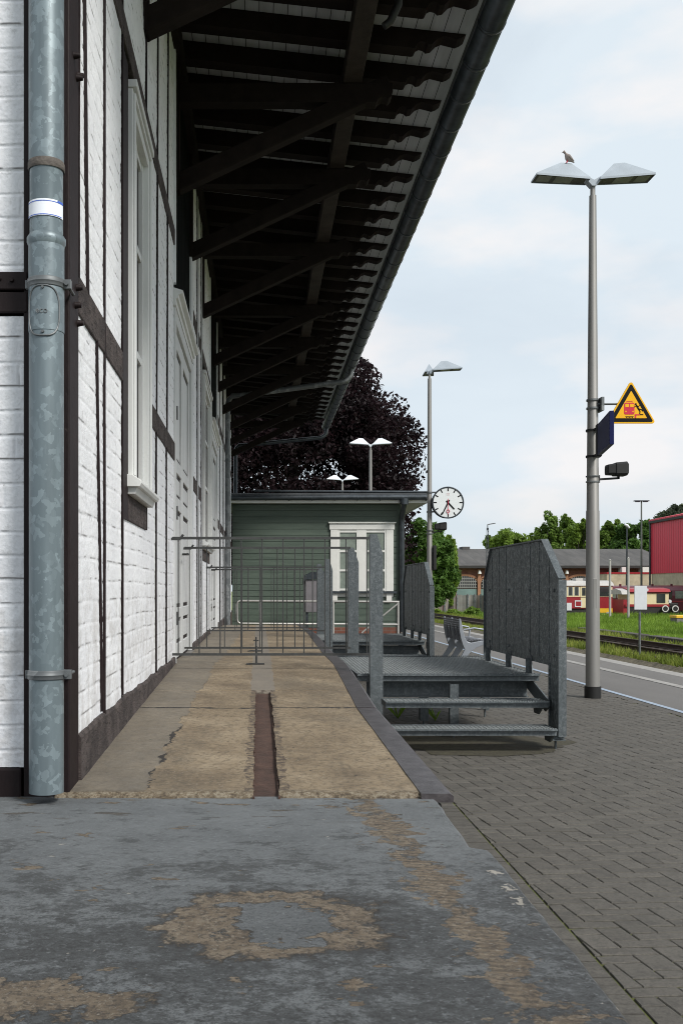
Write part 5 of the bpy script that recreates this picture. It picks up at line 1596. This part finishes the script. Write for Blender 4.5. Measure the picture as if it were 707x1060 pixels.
def railcar_wine():
    r = empty('railcar', (0, 0, 0), 'dark wine red railcar behind the small locomotive', 'railcar', 'old trains parked by the roundhouse')
    Lc = 14.; zf = .30
    sec = [(-.0, zf), (2.5, zf), (2.55, zf + 1.2), (2.4, zf + 1.62), (1.9, zf + 1.92), (1.25, zf + 2.0), (.6, zf + 1.92), (.1, zf + 1.62), (-.05, zf + 1.2)]
    MB().prism(sec, 'x', 0, Lc).build('body', TRAIN_WINE, r, bevel=.06)
    for x0 in [.2, .62] + list(np.arange(1.5, Lc - .7, .85)):
        w_ = B((x0, -.07, zf + .98), (x0 + (.36 if x0 < 1 else .62), .06, zf + 1.56)).build('window', GLASS_PALE if x0 < 1 or 4.5 < x0 < 6 else GLASS, r)
    B((0, -.07, zf + .72), (Lc, -.04, zf + .77)).build('trim_band', TRAIN_RED, r)
    B((.3, .1, .08), (Lc - .3, 2.4, zf - .002)).build('underframe', UNDER, r)
    wheelset(r, (2.0, 9.0), .05, .32, .32)
    for x0 in (.5, 4.6): MB().tube([(x0, -.06, zf + .35), (x0, -.10, zf + .35)], .11, 12).build('headlight', GREY_PLATE, r)
    for x0 in (.8, 3.2, 4.6): MB().tube([(x0, .9, zf + 1.94), (x0, .9, zf + 2.12)], .09, 10).build('roof_vent', TRAIN_WINE, r)
    return r
c2_ = railcar_wine()
c2_.location = (px2(632, 0, 79)[0], 79.5, FIELD_Z); c2_.rotation_euler = (0, 0, R(-24))
def loco():
    r = empty('small_locomotive', (0, 0, 0), 'small shunting locomotive with a cream cab and black chassis', 'locomotive', 'old trains parked by the roundhouse')
    Lc = 3.0; zf = .44
    B((0, 0, zf + .36), (Lc, 2.3, zf + .52)).build('lower_body', TRAIN_RED, r)
    B((.30, .02, zf + .522), (Lc - .04, 2.28, zf + 1.36)).build('cab', TRAIN_CREAM, r)
    MB().box((.28, -.004, zf + 1.26), (Lc - .02, .019, zf + 1.37)).build('trim_band', TRAIN_RED, r)
    MB().prism([(-.12, zf + 1.37), (2.42, zf + 1.37), (2.2, zf + 1.56), (1.15, zf + 1.66), (.1, zf + 1.56)], 'x', .25, Lc + .05).build('roof', TRAIN_RED, r)
    MB().prism([(-.14, zf + 1.20), (2.44, zf + 1.20), (2.3, zf + 1.44), (1.15, zf + 1.60), (0, zf + 1.44)], 'x', -.30, .249).build('roof_edge', TRAIN_ROOF, r)
    B((2.14, -.01, zf + .62), (2.72, .019, zf + 1.24)).build('window', GLASS, r)
    B((-.1, .1, .02), (.29, 2.2, zf + .84)).build('end_door', TRAIN_RED, r)
    B((.30, .05, .02), (3.7, 2.2, zf + .358)).build('chassis', UNDER, r)
    B((3.02, .2, zf + .36), (3.7, 2.1, zf + .60)).build('bonnet', UNDER, r, bevel=.05)
    for x in (2.57, 3.25):
        b_ = MB().tube([(x, -.35, zf + .23), (x, .05, zf + .23)], .12, 12).build('buffer', UNDER, r)
        MB().tube([(x, -.40, zf + .23), (x, -.351, zf + .23)], .225, 20).build('rim', WHITE_TRIM, b_)
        MB().tube([(x, -.41, zf + .23), (x, -.401, zf + .23)], .16, 20).build('disc', UNDER, b_)
    MB().tube([(3.05, .15, zf + .72), (3.05, .02, zf + .72)], .12, 12).build('headlight', GREY_PLATE, r)
    MB().tube([(1.4, -.1, zf + 1.50), (1.4, -.2, zf + 1.50)], .10, 12).build('headlight', GREY_PLATE, r)
    wheelset(r, (1.0, 2.1), .1, .30, .30)
    return r
c3_ = loco(); c3_.location = (px2(647, 0, 68)[0], 68, FIELD_Z)
cb_ = empty('concrete_block', (px2(707, 0, 50)[0], 50, FIELD_Z), 'low concrete block with a yellow top at the right edge of the grass', 'block')
q0 = px2(700, 641, 50); B((q0[0], 50, FIELD_Z), (q0[0] + 1.6, 50.8, px2(0, 640, 50)[2])).build('body', CONCRETE, cb_, bevel=.03)
B((q0[0] - .03, 49.97, px2(0, 640, 50)[2] + .002), (q0[0] + 1.63, 50.83, px2(0, 637, 50)[2])).build('cap', TRAIN_YELLOW, cb_, bevel=.02)

# =================================================================== ROUNDHOUSE AND HALL
RY = 105.
def rx(px): return (px - 268) * RY / 1030
def rz(py): return EYE + (611 - py) * RY / 1030
rh = empty('roundhouse', (rx(570), RY, FIELD_Z), 'long red brick engine shed with arched windows and grey roof', 'engine shed')
xL, xR = rx(440), rx(700)
B((xL, RY, FIELD_Z), (xR, RY + 14, rz(586))).build('wall', BRICK_RED, rh)
MB().prism([(RY - .7, rz(585.5)), (RY - .7, rz(587)), (RY + 15, rz(587)), (RY + 15, rz(568)), (RY + 9.5, rz(564.4))], 'x', xL - .6, xR).build('roof', SLATE, rh)
B((xL - .6, RY - .74, rz(588.3)), (xR, RY - .701, rz(586))).build('fascia', UNDER, rh)
def arch(cx, hw, zs, zt, zb):
    P = [(cx - hw, zb), (cx + hw, zb), (cx + hw, zs)]
    for k in range(1, 10): t = math.pi * k / 10; P.append((cx + hw * math.cos(t), zs + (zt - zs) * math.sin(t)))
    P.append((cx - hw, zs)); return P
pit = rx(510.5) - rx(480.5)
for i in range(-1, 8):
    cx = rx(480.5) + i * pit
    if cx + 1.4 > xR: break
    hw = 1.32
    w_ = MB().prism(arch(cx, hw, rz(603), rz(596.3), rz(609)), 'y', RY - .06, RY + .02).build('window', GLASS, rh)
    k = MB()
    for j in range(1, 12):
        x = cx - hw + 2 * hw * j / 12; zt = rz(603) + (rz(596.3) - rz(603)) * math.sqrt(max(0, 1 - ((x - cx) / hw) ** 2)); k.box((x - .035, RY - .10, rz(609)), (x + .035, RY - .061, zt))
    for j in range(4):
        z = rz(608 - j * 3); k.box((cx - hw * .97, RY - .11, z - .03), (cx + hw * .97, RY - .1005, z + .03))
    k.build('frame', MUNTIN, w_)
    ar = MB(); P = arch(cx, hw, rz(603), rz(596.3), rz(609))[2:-0 or None]
    P = [(cx + (hw + .12) * math.cos(math.pi * k_ / 14), rz(603) + (rz(596.3) - rz(603) + .12) * math.sin(math.pi * k_ / 14)) for k_ in range(15)]
    for (a, b) in zip(P, P[1:]): ar.bar((a[0], RY - .05, a[1]), (b[0], RY - .05, b[1]), .12, .24)
    ar.build('arch_trim', PIER, w_)
    B((cx - hw, RY - .05, FIELD_Z), (cx + hw, RY + .02, rz(609.6))).build('door', TEAL, rh)
    B((cx + pit / 2 - .16, RY - .22, FIELD_Z), (cx + pit / 2 + .16, RY, rz(589))).build('pier', PIER, rh)
    MB().tube([(cx + pit / 2, RY - .35, rz(594)), (cx + pit / 2, RY - .35, rz(590.5))], [.2, .12], 10).build('wall_lamp', WHITE_TRIM, rh)
B((rx(496.5), RY + 9, rz(566)), (rx(505), RY + 11, rz(562))).build('chimney', SLATE, rh)
for px in (643, 664):
    B((rx(px) - .38, RY - 1.2, rz(592.5)), (rx(px) + .38, RY - .01, rz(587.3))).build('wall_box', WHITE_TRIM, rh)
bw = empty('beige_annex', (rx(652), RY - 5, FIELD_Z), 'low beige rendered annex with a red top edge behind the trains', 'annex')
sA = (RY - 5) / RY
B((rx(628) * sA, RY - 5, FIELD_Z), (rx(676) * sA, RY - 1.3, EYE + (611 - 594) * (RY - 5) / 1030)).build('wall', BEIGE, bw)
B((rx(628) * sA - .05, RY - 5.05, EYE + (611 - 594) * (RY - 5) / 1030), (rx(676) * sA, RY - 1.3, EYE + (611 - 592.3) * (RY - 5) / 1030)).build('parapet', TRAIN_RED, bw)
HY_ = 88.
def hpx(px): return (px - 268) * HY_ / 1030
def hpz(py): return EYE + (611 - py) * HY_ / 1030
hall = empty('red_hall', (hpx(700), HY_, FIELD_Z), 'tall red sheet metal hall on a beige base at the right edge', 'hall')
hx0, hy0, hy1 = hpx(673), 50., HY_
hzt, hzb = hpz(540.5), hpz(594)
B((hx0, hy0, hzb), (hx0 + 30, hy1, hzt)).build('cladding', RED_SHEET, hall)
B((hx0 + .06, hy0 + .06, FIELD_Z), (hx0 + 29.9, hy1 - .06, hzb)).build('base_wall', BEIGE, hall)
MB().prism([(hx0 - .12, hzt + .002), (hx0 + 30.1, hzt + .002), (hx0 + 30.1, hzt + .2), (hx0 + 15, hzt + 3.2), (hx0 - .12, hzt + .2)], 'y', hy0 - .1, hy1 + .1).build('roof', RED_SHEET, hall)
B((hx0 - .2, hy0 - .1, hzt - .14), (hx0 - .01, hy1 + .1, hzt + .06)).build('gutter', UNDER, hall)
MB().tube([(hx0 - .1, hy1 - .1, hzt), (hx0 - .1, hy1 - .1, FIELD_Z)], .08, 8).build('downpipe', ZINC_DARK, hall)
# little red shed + board fence
sh = empty('red_shed', (px2(458, 0, 82)[0], 82, FIELD_Z), 'small red shed with a dark roof behind the board fence', 'shed')
q0, q1 = px2(452, 630, 82), px2(472, 610, 82)
B((q0[0], 82, FIELD_Z), (q1[0], 84.5, q1[2])).build('wall', TRAIN_RED, sh)
MB().prism([(q0[0] - .3, q1[2]), (q1[0] + .2, q1[2]), (q0[0] + .9, px2(0, 605, 82)[2]), (q0[0] - .2, px2(0, 605, 82)[2])], 'y', 81.8, 84.7).build('roof', UNDER, sh)
fn = empty('board_fence', (px2(470, 0, 74)[0], 74, FIELD_Z), 'grey vertical board fence before the engine shed', 'fence')
xa, xb = px2(440, 0, 74)[0], px2(506, 0, 74)[0]
k = MB(); n = 60
for i in range(n):
    x = xa + (xb - xa) * i / n; k.box((x, 74, FIELD_Z), (x + (xb - xa) / n * .86, 74.03, px2(0, 616, 74)[2] + random.uniform(-.04, .04)))
k.build('boards', FENCE_M, fn)
MB().box((xa, 74.03, .2), (xb, 74.1, .3)).box((xa, 74.03, -.4), (xb, 74.1, -.3)).build('rail', FENCE_M, fn)
for px in (446, 460, 473, 484, 491, 497):
    q = px2(px, 615, 74); B((q[0] - .05, 73.9, FIELD_Z), (q[0] + .05, 73.999, q[2])).build('post', ZINC_GREY, fn)

# =================================================================== TREES
def leaves(cen, rad, nclump, nleaf, ls, sd, zmin=None, clump=(.16, .34), drop=0., flat=.75, square=None):
    rr = np.random.default_rng(sd)
    C = []
    while len(C) < nclump:
        p = rr.normal(size=3); p /= np.linalg.norm(p)
        p *= rr.uniform(.35, 1.0) ** .5
        p = p * rr.uniform(.86, 1.10)
        if square: p = np.sign(p) * np.abs(p) ** square; p /= max(1., np.abs(p).max() * .98)
        C.append(p)
    C = np.array(C); cr_ = rr.uniform(*clump, nclump)
    per = rr.integers(0, nclump, nleaf)
    d = rr.normal(size=(nleaf, 3)); d /= np.linalg.norm(d, axis=1)[:, None]
    rr_ = rr.uniform(.25, 1., nleaf) ** .45
    off = d * (rr_ * cr_[per])[:, None]; off[:, 2] *= flat
    P = C[per] * (1 - cr_[per])[:, None] + off
    if drop: P[:, 2] -= drop * (P[:, 0] ** 2 + P[:, 1] ** 2)
    P = np.array(cen) + P * np.array(rad)
    if zmin is not None: P = P[P[:, 2] > zmin]
    n = len(P)
    nrm = d[:n] * .6 + rr.normal(size=(n, 3)) * .7; nrm[:, 2] += .25; nrm /= np.linalg.norm(nrm, axis=1)[:, None]
    t = np.cross(nrm, rr.normal(size=(n, 3))); t /= np.linalg.norm(t, axis=1)[:, None]; b = np.cross(nrm, t)
    s = ls * rr.uniform(.55, 1.3, n)[:, None]
    V = np.stack([P - t * s, P - b * s * .55 + nrm * s * .12, P + t * s, P + b * s * .55 + nrm * s * .12], 1).reshape(-1, 3)
    F = np.arange(n * 4).reshape(-1, 4)
    return V, F, C
def tree(name, base, cen, rad, nclump, nleaf, ls, m, label, group, sd, tr=.25, **kw):
    r = empty(name, base, label, 'tree', group)
    V, F, C = leaves(cen, rad, nclump, nleaf, ls, sd, **kw)
    np_mesh('crown', V, F, m, r)
    k = MB(); b = Vector(base); c = Vector(cen)
    top = c + Vector((0, 0, rad[2] * .5))
    k.tube([b, b.lerp(top, .25) + Vector((.05, 0, 0)), b.lerp(top, .55), b.lerp(top, .8), top], [tr * 1.25, tr, tr * .75, tr * .45, tr * .15], 8)
    rr = random.Random(sd)
    for i in range(0, min(len(C), 26)):
        e = c + Vector((C[i][0] * rad[0] * .8, C[i][1] * rad[1] * .8, C[i][2] * rad[2] * .8))
        s0 = b.lerp(top, rr.uniform(.3, .75))
        k.tube([s0, s0.lerp(e, .5) + Vector((0, 0, -.04 * (e - s0).length)), e], [tr * .35, tr * .2, tr * .06], 5)
    k.build('trunk', BARK, r)
    return r
tree('copper_beech', (2.0, 56, FIELD_Z), (1.9, 56, 7.0), (8.0, 6.0, 8.6), 340, 170000, .13, LEAF_PURPLE, 'large dark purple copper beech behind the green building', None, 3, .45, zmin=1.5, clump=(.12, .25), square=.78)
def far_tree(px, top, y, w_px, h_px, m, label, sd, name='broadleaf_tree', n=5000, ls=.34, nc=60, clump=(.10, .30)):
    cx = (px - 268) * y / 1030; zt = EYE + (611 - top) * y / 1030
    rw = w_px * .60 * y / 1030; rhh = h_px / 2 * y / 1030
    tree(name, (cx, y, FIELD_Z), (cx, y, zt - rhh), (rw, rw, rhh), nc, n, ls, m, label, 'green trees around the rail yard', sd, .18, clump=clump)
far_tree(443, 529, 62, 62, 112, LEAF_DEEP, 'dense green tree beside the clock pole, before the engine shed', 11, n=26000, ls=.13, nc=110, clump=(.08, .26))
far_tree(466, 549, 70, 18, 80, LEAF_FRESH, 'thin bright green tree peeking out right of the clock pole', 12, n=4000, ls=.15, nc=40)
Y2 = 128
for i, (px, top, wp, hp, m, lab, n) in enumerate((
        (523, 543, 34, 56, LEAF_FRESH, 'small bright green tree above the roundhouse roof by the lattice mast', 3600),
        (566, 527, 28, 90, LEAF_GREEN, 'airy green tree right of the tall panel, leftmost of the close row', 3600),
        (586, 523, 28, 96, LEAF_GREEN, 'airy green tree left of the nearest lamp pole, tallest of the row', 4000),
        (604, 526, 24, 90, LEAF_FRESH, 'airy green tree standing partly behind the nearest lamp pole', 3200),
        (631, 534, 30, 80, LEAF_GREEN, 'light green tree between the lamp pole and the ball lamp mast', 5200),
        (641, 554, 32, 60, LEAF_FRESH, 'low fresh green tree before the light mast with the pale head', 5200),
        (661, 530, 44, 90, LEAF_DEEP, 'broad deep green tree behind the flat headed mast', 8000),
        (699, 515, 34, 60, LEAF_GREY, 'grey green distant tree rising above the red hall roof', 3000))):
    far_tree(px, top, Y2 + (i * 7) % 20 + (30 if i == 7 else 0), wp * 1.32, hp, m, lab, 20 + i, n=int(n * 2.6), ls=.27, nc=95, clump=(.08, .25))
# shrubs on the bank before the fence
for i, (px, top, y, wp, hp, lab) in enumerate(((452, 629, 66, 16, 12, 'low green shrub before the fence beside the clock pole'), (470, 629, 64, 20, 12, 'low green shrub in the middle of the fence bank'), (490, 627, 62, 22, 14, 'low green shrub at the right end of the fence bank'))):
    cx = (px - 268) * y / 1030; zt = EYE + (611 - top) * y / 1030; rw = wp / 2 * y / 1030; rr_ = hp / 2 * y / 1030
    r = empty('shrub', (cx, y, FIELD_Z), lab, 'shrub', 'shrubs on the bank before the fence')
    V, F, C = leaves((cx, y, zt - rr_), (rw, rw * .8, rr_), 20, 1800, .10, 70 + i, zmin=FIELD_Z)
    np_mesh('foliage', V, F, LEAF_FRESH if i < 2 else LEAF_GREEN, r)
    MB().tube([(cx, y, FIELD_Z), (cx, y, zt - rr_)], [.05, .02], 6).build('stem', BARK, r)
